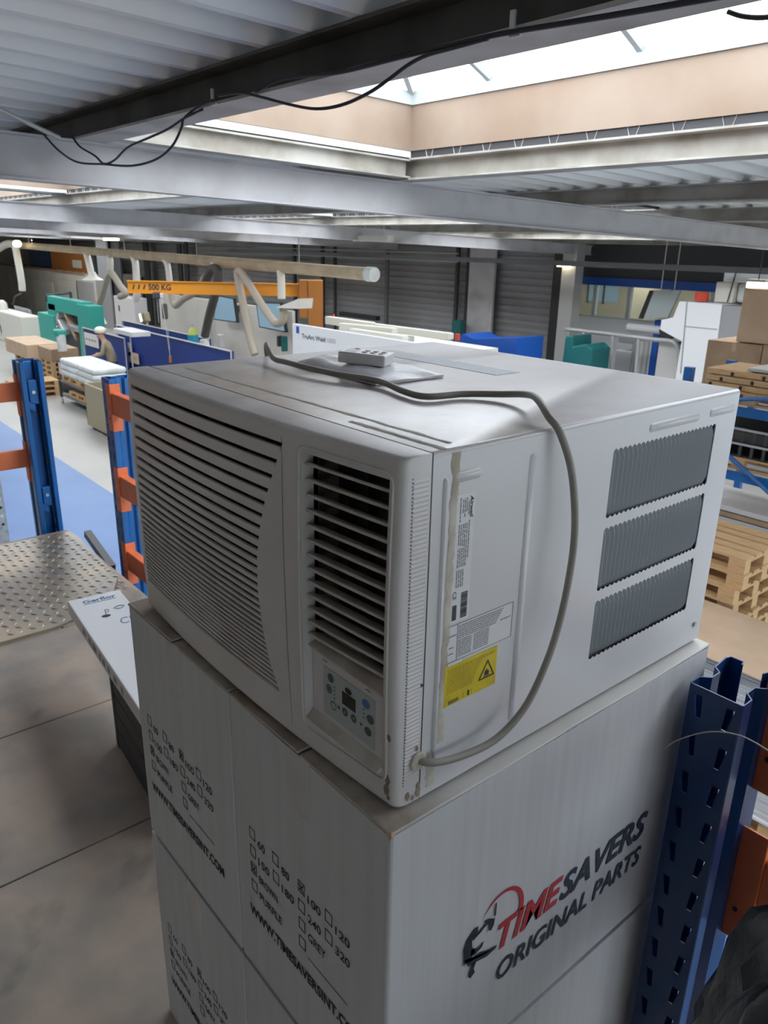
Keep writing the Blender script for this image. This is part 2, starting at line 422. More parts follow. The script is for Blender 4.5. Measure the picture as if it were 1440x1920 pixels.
def h_beam(name, a, b, H, W, m, parent, tf=0.012, tw=0.009):
    """H section between a and b (centre of the underside)"""
    a = Vector(a); b = Vector(b); d = (b-a).normalized(); up = Vector((0, 0, 1)); up = (up - d*up.dot(d)).normalized(); s = d.cross(up)
    P = [(-W/2, 0), (W/2, 0), (W/2, tf), (tw/2, tf), (tw/2, H-tf), (W/2, H-tf), (W/2, H), (-W/2, H), (-W/2, H-tf), (-tw/2, H-tf), (-tw/2, tf), (-W/2, tf)]
    mb = MB().prism([a + s*x + up*z for x, z in P], b-a)
    if isinstance(m, (list, tuple)):        # second, darker colour on web and upper flange, light lower flange
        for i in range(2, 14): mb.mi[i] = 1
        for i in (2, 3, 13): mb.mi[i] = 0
    return mb.build(name, m, parent)
for y in PY:
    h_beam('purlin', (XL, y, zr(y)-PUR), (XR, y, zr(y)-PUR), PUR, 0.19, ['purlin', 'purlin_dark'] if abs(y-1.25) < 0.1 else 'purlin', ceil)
for x in RX:
    yb = 16.4
    h_beam('rafter', (x-0.06, YN, zr(YN)-PUR-RAF), (x-0.06, yb, zr(yb)-PUR-RAF), RAF, 0.13, 'steel_paint', ceil)
# trimmer beams closing the open ends of the rooflight bay beside the gallery
for x in (-4.08, 3.02):
    h_beam('trimmer', (x, 1.33, zr(1.33)-PUR+0.01), (x, 3.52, zr(3.52)-PUR+0.01), PUR-0.02, 0.12, 'purlin', ceil)

# ---- rooflights: curb, frame, bars, panes
def rooflight(i, x0, x1, y0, y1, full):
    w = thing('window_%d' % i, None, None, (x0, y0, zr(y0))); struct(w)
    zb = RIB + 0.004; H = 0.25; t = 0.03
    def z(y, h): return zr(y) + h
    mb = MB()
    def wall(xa, xb, ya, yb, h0, h1):
        mb.add([(xa,ya,z(ya,h0)),(xb,ya,z(ya,h0)),(xb,yb,z(yb,h0)),(xa,yb,z(yb,h0)),(xa,ya,z(ya,h1)),(xb,ya,z(ya,h1)),(xb,yb,z(yb,h1)),(xa,yb,z(yb,h1))],
               [(0,3,2,1),(4,5,6,7),(0,1,5,4),(1,2,6,5),(2,3,7,6),(3,0,4,7)])
    wall(x0-t, x1+t, y0-t, y0, zb, zb+H); wall(x0-t, x1+t, y1, y1+t, zb, zb+H)
    wall(x0-t, x0, y0, y1, zb, zb+H); wall(x1, x1+t, y0, y1, zb, zb+H)
    mb.build('curb', 'upstand', w)
    mb = MB(); wall(x0-t, x1+t, y0-t, y0-0.006, 0.001, zb); wall(x0-t, x1+t, y1+0.006, y1+t, 0.001, zb); wall(x0-t, x0-0.006, y0, y1, 0.001, zb); wall(x1+0.006, x1+t, y0, y1, 0.001, zb)
    mb.build('closure_strip', 'charcoal', w)
    mb = MB(); wall(x0, x1, y1-0.006, y1-0.001, 0.045, zb+H); wall(x0, x1, y0+0.001, y0+0.006, 0.045, zb+H); wall(x0+0.001, x0+0.006, y0+0.006, y1-0.006, 0.045, zb+H); wall(x1-0.006, x1-0.001, y0+0.006, y1-0.006, 0.045, zb+H)
    mb.build('lining', 'upstand', w)
    mb = MB(); f0 = zb+H; f1 = f0+0.085; q = 0.02
    wall(x0-t, x1+t, y0-t, y0+q, f0, f1); wall(x0-t, x1+t, y1-q, y1+t, f0, f1); wall(x0-t, x0+q, y0+q, y1-q, f0, f1); wall(x1-q, x1+t, y0+q, y1-q, f0, f1)
    mb.build('frame', 'frame_white', w)
    ym = (y0+y1)/2; rise = 0.42; inset = 0.75
    zt = lambda y: z(y, f1)
    ridge0 = Vector((x0+inset, ym, zt(ym)+rise)); ridge1 = Vector((x1-inset, ym, zt(ym)+rise))
    n = max(2, round((x1-x0-2*inset)/1.17))
    xs = [x0+inset + (x1-x0-2*inset)*k/n for k in range(n+1)]
    bar = MB()
    for side in (y0, y1):
        for x in xs: bar.cyl((x, side, zt(side)), (x, ym, zt(ym)+rise), 0.034, 6)
    for c, r in (((x0, y0), ridge0), ((x0, y1), ridge0), ((x1, y0), ridge1), ((x1, y1), ridge1)):
        bar.cyl((c[0], c[1], zt(c[1])), r, 0.034, 6)
    bar.cyl(ridge0, ridge1, 0.025, 6); bar.build('glazing_bar', 'frame_white', w)
    def pane(*P): MB().add(P, [list(range(len(P)))]).build('pane', 'pane', w, fixn=False)
    for side in (y0, y1):
        for k in range(n):
            pane((xs[k], side, zt(side)), (xs[k+1], side, zt(side)), (xs[k+1], ym, zt(ym)+rise), (xs[k], ym, zt(ym)+rise))
        pane((x0, side, zt(side)), (xs[0], side, zt(side)), ridge0); pane((x1, side, zt(side)), (xs[-1], side, zt(side)), ridge1)
    pane((x0, y0, zt(y0)), (x0, y1, zt(y1)), ridge0); pane((x1, y0, zt(y0)), (x1, y1, zt(y1)), ridge1)
    # daylight portal in the opening (tells the renderer where the sky enters)
    ld = bpy.data.lights.new('daylight_portal', 'AREA'); ld.shape = 'RECTANGLE'; ld.size = x1-x0; ld.size_y = y1-y0
    ld.cycles.is_portal = True
    lo = bpy.data.objects.new('daylight_portal', ld); COL.objects.link(lo); lo.location = ((x0+x1)/2, ym, z(ym, f1+0.01))
for i, s in enumerate(SKY_OPEN): rooflight(i+1, *s, True)

# ---- gallery floor: boards on a steel edge
gal = MB().box((-4.0, YN, -0.22), (XR, 0.80, -0.021)).build('floor', 'charcoal'); struct(gal)
seams = [-4.0, -2.745, -2.05, -1.35, -0.65, 0.05, 0.75, 1.45, 2.6, 3.8]
for i in range(len(seams)-1):
    ys = [YN, -2.2, 0.36, 0.80] if i % 2 == 0 else [YN, -1.5, 0.80]
    for j in range(len(ys)-1):
        MB().box((seams[i]+0.003, ys[j]+0.003, -0.02), (seams[i+1]-0.003, ys[j+1]-0.003, 0)).build('floor_board', 'board', gal, bevel=0.002, seg=1)

# ---- tread plate at the head of the gallery opening
tp = thing('tread_plate', 'worn raised-pattern metal plate on the gallery floor by the blue posts', 'metal plate', (-3.3, 0.2, 0))
px0, px1, py0, py1 = -3.93, -2.75, -1.2, 0.79
MB().prism([(px0, py0, 0.001), (px1, py0, 0.001), (px1, 0.34, 0.001), (px1-0.09, 0.62, 0.001), (px1-0.36, 0.76, 0.001), (-3.80, 0.80, 0.001), (px0, py1, 0.001)], (0, 0, 0.012)).build('plate', 'tread', tp)
st = MB(); ds = 0.046
for i in range(int((px1-px0)/ds)):
    for j in range(int((py1-py0)/ds)):
        x = px0+0.03+i*ds; y = py0+0.02+j*ds
        if y > 0.30 and (x-(px1-0.09))*1.0 + (y-0.62)*0.5 > -0.03: continue
        a = math.radians(45 if (i+j) % 2 else -45); c, s_ = math.cos(a)*0.020, math.sin(a)*0.020; c2, s2 = -math.sin(a)*0.0075, math.cos(a)*0.0075
        z0 = 0.013
        st.add([(x-c, y-s_, z0), (x+c2, y+s2, z0), (x+c, y+s_, z0), (x-c2, y-s2, z0), (x, y, z0+0.0055)], [(0,3,4),(3,2,4),(2,1,4),(1,0,4)])
so = st.build('raised_studs', 'tread', tp, fixn=False); so['kind'] = 'stuff'
# grey hand-rail tube standing at the edge
hr = thing('handrail_tube', 'short dark grey square tube sticking up behind the tread plate', 'handrail', (-3.83, 0.93, -0.6))
a = aty(164, 1000, 0.95); b = aty(196, 1045, 0.95)
d = (a-b).normalized(); a2 = a; b2 = b - d*0.12
s1 = Vector((0, 1, 0)); s2 = d.cross(s1)
R4 = [(-0.02, -0.02), (0.02, -0.02), (0.02, 0.02), (-0.02, 0.02)]
mb = MB(); mb.strip([b2 + s1*p + s2*q for p, q in R4 + R4[:1]], a2-b2); mb.build('tube', 'grey_tube', hr, solid=0.004)

# =================================================================== CARTONS (two by two)
CW, CL, CH = 0.379, 0.718, 0.5203
CX, CY = 0.0222, -0.0616          # right front corner of the stack
def checkbox(mb, x, z, s, y, tick):
    t = 0.0013
    mb.box((x, y-0.0003, z), (x+t, y, z+s*1.25)); mb.box((x+s-t, y-0.0003, z), (x+s, y, z+s*1.25))
    mb.box((x, y-0.0003, z), (x+s, y, z+t)); mb.box((x, y-0.0003, z+s*1.25-t), (x+s, y, z+s*1.25))
    if tick:
        for sg in (1, -1):
            c = Vector((x+s/2, y-0.0004, z+s*0.62)); mb.obox(c, (sg*0.8, 0, 1), (0, 1, 0), (1, 0, -sg*0.8), s*0.5, 0.0002, 0.0010)
def make_carton(x0, z0, label, logo, top):
    """x0 = left front corner, z0 = underside"""
    c = thing('carton', label, 'carton', (x0+CW/2, CY+CL/2, z0), 'white printed cartons under the air conditioner')
    g = 0.0018
    xa, xb, ya, yb = x0+g, x0+CW-g, CY, CY+CL
    zt = z0+CH-0.0115
    # walls slightly bulged
    mb = MB(); N = 8
    def wallgrid(f): mb.grid([[f(i/N, j/N) for j in range(N+1)] for i in range(N+1)])
    bl = lambda s, t: 0.0016*math.sin(math.pi*s)*math.sin(math.pi*t)
    wallgrid(lambda t, s: Vector((xa+(xb-xa)*s, ya-bl(s, t)*0.0, z0+(zt-z0)*t)))
    wallgrid(lambda t, s: Vector((xb+bl(s, t)*(1 if logo else 0), ya+(yb-ya)*s, z0+(zt-z0)*t)))
    wallgrid(lambda t, s: Vector((xb-(xb-xa)*s, yb, z0+(zt-z0)*t)))
    wallgrid(lambda t, s: Vector((xa, yb-(yb-ya)*s, z0+(zt-z0)*t)))
    mb.add([(xa,ya,z0),(xb,ya,z0),(xb,yb,z0),(xa,yb,z0)], [(0,3,2,1)])
    mb.add([(xa,ya,zt),(xb,ya,zt),(xb,yb,zt),(xa,yb,zt)], [(0,1,2,3)])
    mb.build('body', 'carton_white', c, bevel=0.004 if top else 0.003)
    xm = (xa+xb)/2
    if top:
        for k, (fa, fb) in enumerate(((xa, xm-0.002), (xm+0.002, xb))):
            mb = MB(); lift = 0.0035 if k == 0 else 0.0
            P = []
            for i in range(9):
                y = ya-0.001+(yb-ya+0.002)*i/8
                w = 0.0012*math.sin(i*1.7+k)
                P.append([Vector((fa+(fb-fa)*j/4, y, zt+0.0045+(w+lift*(j/4 if k == 0 else 1-j/4)*(1 if i < 3 else 0.3)))) for j in range(5)])
            B = [[p - Vector((0, 0, 0.0042)) for p in row] for row in P]
            mb.grid(P, None, B); mb.build('flap', 'carton_flap' if False else 'carton_flap', c, bevel=0.0012, seg=1)
    # tape lapping down over the front
    MB().box((xm-0.024, ya-0.0006, zt-0.095), (xm+0.024, ya-0.0001, zt+0.002)).build('tape', 'clear_tape', c)
    # print on the front
    y = ya-0.0005; s = 0.0165
    R = (1, 0, 0); U = (0, 0, 1); zb = z0
    rows = [[(0.045, '60', 0), (0.112, '80', 0), (0.180, '100', 1), (0.246, '120', 0)],
            [(0.045, '150', 0), (0.112, '180', 0), (0.180, '240', 0), (0.246, '320', 0)],
            [(0.045, 'BROWN', 1), (0.180, 'GREY', 0)], [(0.045, 'PURPLE', 0), (0.180, '', 0)]]
    for r, row in enumerate(rows):
        z = zb + 0.282 - 0.0345*r
        for x, s_, tick in row:
            cb = MB(); checkbox(cb, x0+x, z-0.006, s, y, tick); cb.build('checkbox', 'ink', c)
            if s_: text('lettering', s_, 0.0107*len(s_), 0.0145, 'ink', c, (x0+x+0.024, y, z-0.010), R, U, bold=0.012)
    MB().box((x0+0.203, y-0.0002, zb+0.166), (x0+0.297, y, zb+0.1672)).build('write_in_line', 'ink', c)
    text('web_address', 'WWW.TIMESAVERSINT.COM', 0.292, 0.0185, 'ink', c, (x0+0.036, y, zb+0.118), R, U, bold=0.035)
    if logo:
        xf = xb+0.0022; R = (0, 1, 0)
        def side(n, s_, y0, y1, z, h, m, shear=0.25, bold=0.04): text(n, s_, y1-y0, h, m, c, (xf, CY+y0, zb+z), R, U, shear=shear, bold=bold)
        side('lettering_red', 'TIME', 0.207, 0.356, 0.189, 0.047, 'ink_red', bold=0.03)
        side('lettering_navy', 'SAVERS', 0.352, 0.592, 0.186, 0.047, 'ink_navy', bold=0.03)
        side('lettering_navy', 'ORIGINAL PARTS', 0.212, 0.588, 0.124, 0.036, 'ink_navy', 0.18, 0.02)
        # red swoosh
        P = []; n = 18
        for k in range(n+1):
            t = k/n; a = math.radians(150 - 165*t); wd = 0.0005+0.010*t**0.8
            cy, cz = 0.2125, 0.246; ry, rz_ = 0.048, 0.052
            P.append((cy+math.cos(a)*ry, cz+math.sin(a)*rz_, cy+math.cos(a)*(ry-wd*1.0), cz+math.sin(a)*(rz_-wd)))
        mb = MB()
        for k in range(n):
            a, b = P[k], P[k+1]
            mb.add([(xf+0.0004, CY+a[0], zb+a[1]), (xf+0.0004, CY+b[0], zb+b[1]), (xf+0.0004, CY+b[2], zb+b[3]), (xf+0.0004, CY+a[2], zb+a[3])], [(0, 1, 2, 3)])
        mb.build('swoosh', 'ink_red', c, fixn=False)
        # running figure emblem
        mb = MB()
        def poly(pts): mb.add([(xf+0.0004, CY+p, zb+q) for p, q in pts], [list(range(len(pts)))])
        poly([(0.138,0.222),(0.136,0.242),(0.141,0.256),(0.150,0.262),(0.156,0.257),(0.152,0.247),(0.153,0.236),(0.160,0.224),(0.150,0.212)])   # trunk
        poly([(0.149,0.262),(0.156,0.268),(0.163,0.266),(0.163,0.257),(0.156,0.253)])                                                       # head
        poly([(0.152,0.254),(0.168,0.257),(0.180,0.262),(0.181,0.257),(0.168,0.251),(0.154,0.246)])                                         # arm
        poly([(0.174,0.268),(0.184,0.266),(0.196,0.258),(0.198,0.262),(0.196,0.246),(0.191,0.239),(0.186,0.243),(0.184,0.254)])             # hand and tool
        poly([(0.196,0.286),(0.199,0.285),(0.199,0.262),(0.195,0.262)])
        poly([(0.138,0.222),(0.137,0.214),(0.150,0.211),(0.170,0.214),(0.190,0.205),(0.207,0.201),(0.204,0.196),(0.186,0.194),(0.165,0.200),(0.148,0.203)])
        poly([(0.152,0.232),(0.166,0.226),(0.178,0.229),(0.174,0.221),(0.160,0.216),(0.150,0.222)])
        poly([(0.155,0.203),(0.164,0.201),(0.160,0.190),(0.163,0.182),(0.154,0.176),(0.150,0.182),(0.152,0.192)])
        mb.build('running_figure_emblem', 'ink_navy', c, fixn=False)
    return c
ca = make_carton(CX-CW, CH, 'white carton right under the air conditioner corner, runner logo on its side', True, True)
cb_ = make_carton(CX-2*CW, CH, 'upper left white carton printed with checkboxes, under the intake grille', False, True)
cc = make_carton(CX-CW, 0, 'lower right white carton, cut by the bottom edge beside the blue post', True, False)
cd_ = make_carton(CX-2*CW, 0, 'lower left white carton with checkboxes, standing on the stained floor', False, False)
# crushed corner of the top carton showing brown board
MB().add([(CX-0.007, CY-0.0015, 2*CH-0.007), (CX+0.001, CY-0.0015, 2*CH-0.008), (CX+0.0012, CY+0.005, 2*CH-0.007), (CX-0.002, CY-0.002, 2*CH-0.016), (CX-0.004, CY+0.002, 2*CH-0.003)],
         [(0,3,1),(1,3,2),(0,1,4),(1,2,4)]).build('torn_corner', 'kraft_light', ca)

# =================================================================== AIR CONDITIONER
AZ = 2*CH                            # stands on the cartons
AW, AD, AH = 0.697, 0.650, 0.430
ac = thing('air_conditioner', 'dusty white window air conditioner with louvred side, standing on the cartons', 'air conditioner', (-AW/2, AD/2, AZ))
def A(x, y, z): return Vector((x, y, AZ+z))
# casing: top, left, back, bottom as one bent sheet, right side with three openings
mb = MB(); r = 0.006; prof = [A(0, 0, AH-r)]
for k in range(1, 5):
    a = math.pi/2*k/4; prof.append(A(-r+r*math.cos(a), 0, AH-r+r*math.sin(a)))
prof += [A(-AW*0.33, 0, AH), A(-AW*0.66, 0, AH)]
for k in range(0, 5):
    a = math.pi/2 + math.pi/2*k/4; prof.append(A(-AW+r+r*math.cos(a), 0, AH-r+r*math.sin(a)))
prof += [A(-AW, 0, 0), A(0, 0, 0)]
mb.strip(prof, (0, AD, 0))
mb.add([A(-AW, AD, 0), A(0, AD, 0), A(0, AD, AH-r), A(-r, AD, AH), A(-AW+r, AD, AH), A(-AW, AD, AH-r)], [(0,1,2,3,4,5)])
GR = [(0.385, 0.287), (0.275, 0.179), (0.166, 0.071)]; GY0, GY1 = 0.325, 0.590
ysl = [0, 0.1, 0.2, GY0, 0.40, 0.5, GY1, AD]; zsl = [0, GR[2][1], GR[2][0], GR[1][1], GR[1][0], GR[0][1], GR[0][0], AH-r]
hole = lambda i, j: not (3 <= j <= 5 and i in (1, 3, 5))
mb.grid([[A(0, y, z) for y in ysl] for z in zsl], hole, [[A(-0.002, y, z) for y in ysl] for z in zsl])
casing = mb.build('casing', 'casing', ac, smooth=True, sm_angle=40)
# ribs stamped into the side
def emboss(y0, y1, z0, z1, h=0.0022):
    mb = MB(); rr = min((y1-y0), (z1-z0))*0.45; out = []; inn = []
    for cy, cz, a0 in ((y1-rr, z1-rr, 0), (y0+rr, z1-rr, 90), (y0+rr, z0+rr, 180), (y1-rr, z0+rr, 270)):
        for k in range(5):
            a = math.radians(a0+90*k/4); out.append((cy+rr*math.cos(a), cz+rr*math.sin(a))); inn.append((cy+(rr-0.0028)*math.cos(a), cz+(rr-0.0028)*math.sin(a)))
    n = len(out)
    mb.add([A(0.0001, p, q) for p, q in out] + [A(h, p, q) for p, q in inn], [[i, (i+1) % n, n+(i+1) % n, n+i] for i in range(n)] + [[n+i for i in range(n)]])
    return mb.build('stamped_rib', 'casing', casing, smooth=True, sm_angle=60)
emboss(0.155, 0.168, 0.042, 0.405); emboss(0.033, 0.075, 0.391, 0.404); emboss(0.404, 0.535, 0.395, 0.408); emboss(0.565, 0.640, 0.396, 0.409)
emboss(0.016, 0.0235, 0.03, 0.40, 0.003)
# louvre fins behind the three openings
NF = 25; pit = (GY1-GY0)/NF; fin0 = {}
for gi, (zt, zb) in enumerate(GR):
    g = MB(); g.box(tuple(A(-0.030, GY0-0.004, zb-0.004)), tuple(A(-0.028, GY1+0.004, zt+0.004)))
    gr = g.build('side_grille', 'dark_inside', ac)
    for ze, sg in ((zt, -1), (zb, 1)):
        mb = MB(); up_, lo_ = [], []
        for k in range(NF):
            for t, dpt_ in ((0, 0.0042), (0.22, 0.0020), (0.5, 0.0006), (0.78, 0.0020)): up_.append((GY0+pit*(k+t), ze)); lo_.append((GY0+pit*(k+t), ze+sg*dpt_))
        up_.append((GY1, ze)); lo_.append((GY1, ze+sg*0.0042)); n_ = len(up_)
        mb.add([A(-0.0004, *p) for p in up_] + [A(-0.0004, *p) for p in lo_], [[i, i+1, n_+i+1, n_+i] for i in range(n_-1)]); mb.build('scalloped_edge', 'casing', gr, solid=0.0006)
    for k in range(NF):
        y = GY0+pit*k
        if gi not in fin0:
            Hh = zt-zb; mb = MB(); rows = []
            for q in range(7):
                z = -0.002+(Hh+0.004)*q/6
                rows.append([A(-0.0135+0.0130*t-(0.006*t if q in (0, 6) else 0), y+pit*(-0.28+0.92*t), zb+z) for t in (0, 0.35, 0.7, 1.0)])
            back = [[p+Vector((-0.0006, 0.0012, 0)) for p in row] for row in rows]
            mb.grid(rows, None, back); o = mb.build('fin', 'fin_grey', gr, smooth=True, sm_angle=50); fin0[gi] = (o, y)
        else:
            o0, yy = fin0[gi]; c = o0.copy(); COL.objects.link(c); c.parent = gr; c.location = (0, y-yy, 0)
# small punched holes low on the side
for y, z in ((0.106, 0.021), (0.134, 0.0255), (0.165, 0.037)):
    m_ = MB(); m_.box(tuple(A(0.0001, y-0.004, z-0.0035)), tuple(A(0.0008, y+0.004, z+0.0035))); m_.build('punched_hole', 'button_grey' if y < 0.13 else 'casing', casing, bevel=0.0006)
MB().cyl(A(-0.001, 0.628, 0.033), A(0.003, 0.628, 0.033), 0.0045, 10).build('screw', 'galv', casing)
# flush grey grille strip on the top
mb = MB(); mb.box(tuple(A(-0.635, 0.425, AH-0.001)), tuple(A(-0.300, 0.485, AH+0.0006))); tv = mb.build('top_grille', 'vent_grey', ac)
mb = MB()
for i in range(56):
    for j in range(6):
        mb.box(tuple(A(-0.630+i*0.0059, 0.4285+j*0.0093, AH+0.0006)), tuple(A(-0.630+i*0.0059+0.0024, 0.4285+j*0.0093+0.006, AH+0.0008)))
so = mb.build('perforations', 'fin_grey', tv, fixn=False); so['kind'] = 'stuff'

# ---- front panel
def yf(x, z):
    s = (x+AW/2)/(AW/2); b = -0.040 - 0.016*(1-min(1, s*s)) - 0.004*math.sin(math.pi*min(1, max(0, z/AH)))
    def rnd(dist, r):
        if dist >= r: return 0
        return r - math.sqrt(max(0, r*r-(r-dist)**2))
    return min(b + rnd(x+AW, 0.012) + rnd(-x, 0.009) + rnd(AH-z, 0.008) + rnd(z, 0.010), -0.004)
def slot_right(z):
    pts = [(0.06, -0.222), (0.0994, -0.243), (0.1404, -0.255), (0.1984, -0.263), (0.2464, -0.261), (0.2844, -0.253), (0.3174, -0.243), (0.3534, -0.227), (0.3944, -0.207), (0.41, -0.199)]
    if z <= pts[0][0]: return pts[0][1]
    for (za, xa), (zb_, xb_) in zip(pts, pts[1:]):
        if z <= zb_: return xa + (xb_-xa)*(z-za)/(zb_-za)
    return pts[-1][1]
ZG0, ZG1 = 0.058, 0.4075                          # grille opening
ZO0, ZO1 = 0.050, 0.4045; XO0, XO1 = -0.163, -0.018   # outlet + control opening
zrows = [0, 0.001, 0.003, 0.006, 0.010, 0.03, ZO0, ZG0] + [ZG0 + (ZO1-ZG0)*k/26 for k in range(1, 27)] + [ZG1, 0.414, 0.4205, 0.4225, 0.425, 0.427, 0.4287, 0.4295, AH]
def xcols(z):
    zz = min(max(z, ZG0), ZG1); xr = slot_right(zz)
    L = [0, 0.001, 0.003, 0.007, 0.012, 0.026]
    c = [-AW + k for k in L]; xl = c[-1]
    c += [xl + (xr-xl)*k/10 for k in range(1, 11)]
    xs_ = -0.190
    c += [xr + (xs_-xr)*k/3 for k in range(1, 4)]
    c += [XO0] + [XO0+(XO1-XO0)*k/5 for k in range(1, 6)]
    c += [-0.012, -0.009, -0.006, -0.003, -0.001, 0.0]
    return c
pts = [[A(x, yf(x, z), z) for x in xcols(z)] for z in zrows]
bk = [[A(x, -0.001, z) for x in xcols(z)] for z in zrows]
iG0, iG1 = zrows.index(ZG0), zrows.index(ZG1); iO0 = zrows.index(ZO0)
iO1 = iG1-1
def pmask(i, j):
    if iG0 <= i < iG1 and 5 <= j < 15: return False
    if iO0 <= i < iO1 and 19 <= j < 24: return False
    return True
front = MB().grid(pts, pmask, bk).build('front_panel', 'plastic', ac, smooth=True, sm_angle=38)
# parting lines: grille seam and a thin lip around the outlet
mb = MB()
for k in range(30):
    za, zb_ = 0.02+0.395*k/30, 0.02+0.395*(k+1)/30
    f = lambda z: -0.1985 + 0.012*((z-0.20)/0.2)*-0.35
    xa, xb_ = f(za), f(zb_)
    mb.add([A(xa, yf(xa, za)-0.0003, za), A(xa+0.0009, yf(xa, za)-0.0003, za), A(xb_+0.0009, yf(xb_, zb_)-0.0003, zb_), A(xb_, yf(xb_, zb_)-0.0003, zb_)], [(0,1,2,3)])
mb.build('parting_line', 'button_grey', front, fixn=False)
lip = []
x0, x1, z0, z1, rr = -0.168, -0.0125, 0.036, 0.4115, 0.012
for cx, cz, a0 in ((x1-rr, z1-rr, 0), (x0+rr, z1-rr, 90), (x0+rr, z0+rr, 180), (x1-rr, z0+rr, 270)):
    for k in range(5):
        a = math.radians(a0+90*k/4); x, z = cx+rr*math.cos(a), cz+rr*math.sin(a); lip.append(A(x, yf(x, z)-0.0006, z))
lp = [lip[0]]
for p, q in zip(lip, lip[1:]+lip[:1]):
    n = max(1, int((q-p).length/0.03))
    for k in range(1, n+1):
        w = p.lerp(q, k/n); w.y = yf(w.x, w.z-AZ)-0.0006; lp.append(w)
MB().tube(lp, 0.0018, 6, False).build('outlet_lip', 'plastic', front, smooth=True)
# intake slats, closer together towards the bottom
zc = 0.4035; sp = 0.0238; slots = []
while zc > 0.060: slots.append(zc); sp = max(0.0072, sp*0.945); zc -= sp
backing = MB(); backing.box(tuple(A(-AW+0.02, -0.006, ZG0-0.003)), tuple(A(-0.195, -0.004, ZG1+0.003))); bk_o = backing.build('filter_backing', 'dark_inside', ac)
gri = bk_o
edges_ = [ZG1+0.0005] + slots
for k in range(len(slots)):
    gap = 0.0056 if k < 8 else max(0.0032, 0.0056-0.00016*(k-8))
    hi = ZG1 if k == 0 else slots[k-1]-gap/2; lo = slots[k]+gap/2
    if hi-lo < 0.001: continue
    def sl(z0_, z1_):
        mb = MB(); rows = []
        for z in (z0_, z0_+0.0006, (z0_+z1_)/2, z1_-0.0006, z1_):
            xr = slot_right((z0_+z1_)/2)+0.001; xl = -AW+0.0255
            e = 0.0010 if z in (z0_, z1_) else 0.0
            rows.append([A(xl+(xr-xl)*t/12, yf(xl+(xr-xl)*t/12, z)+e+0.0004, z) for t in range(13)])
        back = [[p+Vector((0, 0.0028, 0)) for p in row] for row in rows]
        return mb.grid(rows, None, back).build('slat', 'plastic', gri, smooth=True, sm_angle=40)
    sl(lo, hi)
sl(ZG0, slots[-1]-0.0016)
mb = MB()
for k in range(1, 5):
    x = -AW+0.05 if k == 1 else -AW+0.05+0.11*k
    MB().box(tuple(A(x, -0.034, ZG0)), tuple(A(x+0.0018, -0.008, ZG1))).build('stiffener', 'dusty_inside', gri)
# outlet duct and louvres
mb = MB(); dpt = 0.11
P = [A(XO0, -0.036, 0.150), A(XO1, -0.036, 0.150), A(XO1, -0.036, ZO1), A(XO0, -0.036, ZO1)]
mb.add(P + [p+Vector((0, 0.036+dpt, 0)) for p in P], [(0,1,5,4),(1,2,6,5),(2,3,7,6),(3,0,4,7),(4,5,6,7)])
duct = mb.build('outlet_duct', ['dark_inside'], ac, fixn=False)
MB().box(tuple(A(XO0+0.0005, -0.030, 0.151)), tuple(A(XO0+0.0025, 0.012, ZO1-0.001))).build('duct_side', 'dusty_inside', duct)
lz = [0.3905, 0.3715, 0.3525, 0.3335, 0.3145, 0.2960, 0.2775, 0.2595, 0.2415, 0.2235, 0.2055, 0.1875, 0.1700]
lv0 = None
for z in lz:
    if lv0 is None:
        mb = MB(); rows = []
        for t in range(9):
            x = XO0+0.001+(XO1-XO0-0.002)*t/8; y0_ = yf(x, z)+0.004
            rows.append([A(x, y0_, z), A(x, y0_+0.0012, z+0.0014), A(x, y0_+0.012, z-0.0020), A(x, y0_+0.022, z-0.0060)])
        back = [[p+Vector((0, 0.0003, -0.0018)) for p in row] for row in rows]
        lv0 = mb.grid(rows, None, back).build('louver', 'louver', duct, smooth=True, sm_angle=40); zl0 = z
    else:
        c = lv0.copy(); COL.objects.link(c); c.parent = duct; c.location = (0, 0, z-zl0)
for x in (-0.128, -0.092, -0.055):
    MB().box(tuple(A(x, -0.012, 0.152)), tuple(A(x+0.0016, 0.03, ZO1-0.001))).build('vane', 'black', duct)
# control panel below the louvres
mb = MB(); mb.box(tuple(A(XO0, -0.041, 0.058)), tuple(A(XO1, -0.030, 0.150))); cp = mb.build('control_panel', 'plastic', ac, bevel=0.002)
MB().prism([A(XO0, -0.053, 0.0495), A(XO0, -0.0405, 0.0600), A(XO0, -0.030, 0.0600), A(XO0, -0.030, 0.0495)], (XO1-XO0, 0, 0)).build('ledge', 'louver', cp)
MB().prism([A(XO0, -0.048, 0.1545), A(XO0, -0.0405, 0.1440), A(XO0, -0.030, 0.1440), A(XO0, -0.018, 0.1630)], (XO1-XO0, 0, 0)).build('sill', 'louver', cp)
yc = -0.0412
mbx = MB(); mbx.box(tuple(A(-0.138, yc-0.0006, 0.0655)), tuple(A(-0.036, yc, 0.1335))); mem = mbx.build('membrane', 'membrane', cp, bevel=0.0002, seg=1)
X_, Z_ = (1, 0, 0), (0, 0, 1)
def btn(n, x, z, rx, rz_, m): MB().disc(A(x, yc-0.0010, z), X_, Z_, rx, rz_, 18).build(n, m, mem, fixn=False)
MB().box(tuple(A(-0.099, yc-0.0011, 0.0985)), tuple(A(-0.0725, yc-0.0005, 0.1165))).build('display', 'black_gloss', mem, bevel=0.0012)
btn('sensor_window', -0.0865, 0.1215, 0.0068, 0.0042, 'black_gloss')
btn('button', -0.1225, 0.1225, 0.0060, 0.0060, 'button_grey'); btn('power_button', -0.0525, 0.1215, 0.0072, 0.0060, 'button_blue')
btn('button', -0.0440, 0.1045, 0.0068, 0.0058, 'button_grey'); btn('button', -0.0480, 0.0860, 0.0066, 0.0058, 'button_grey')
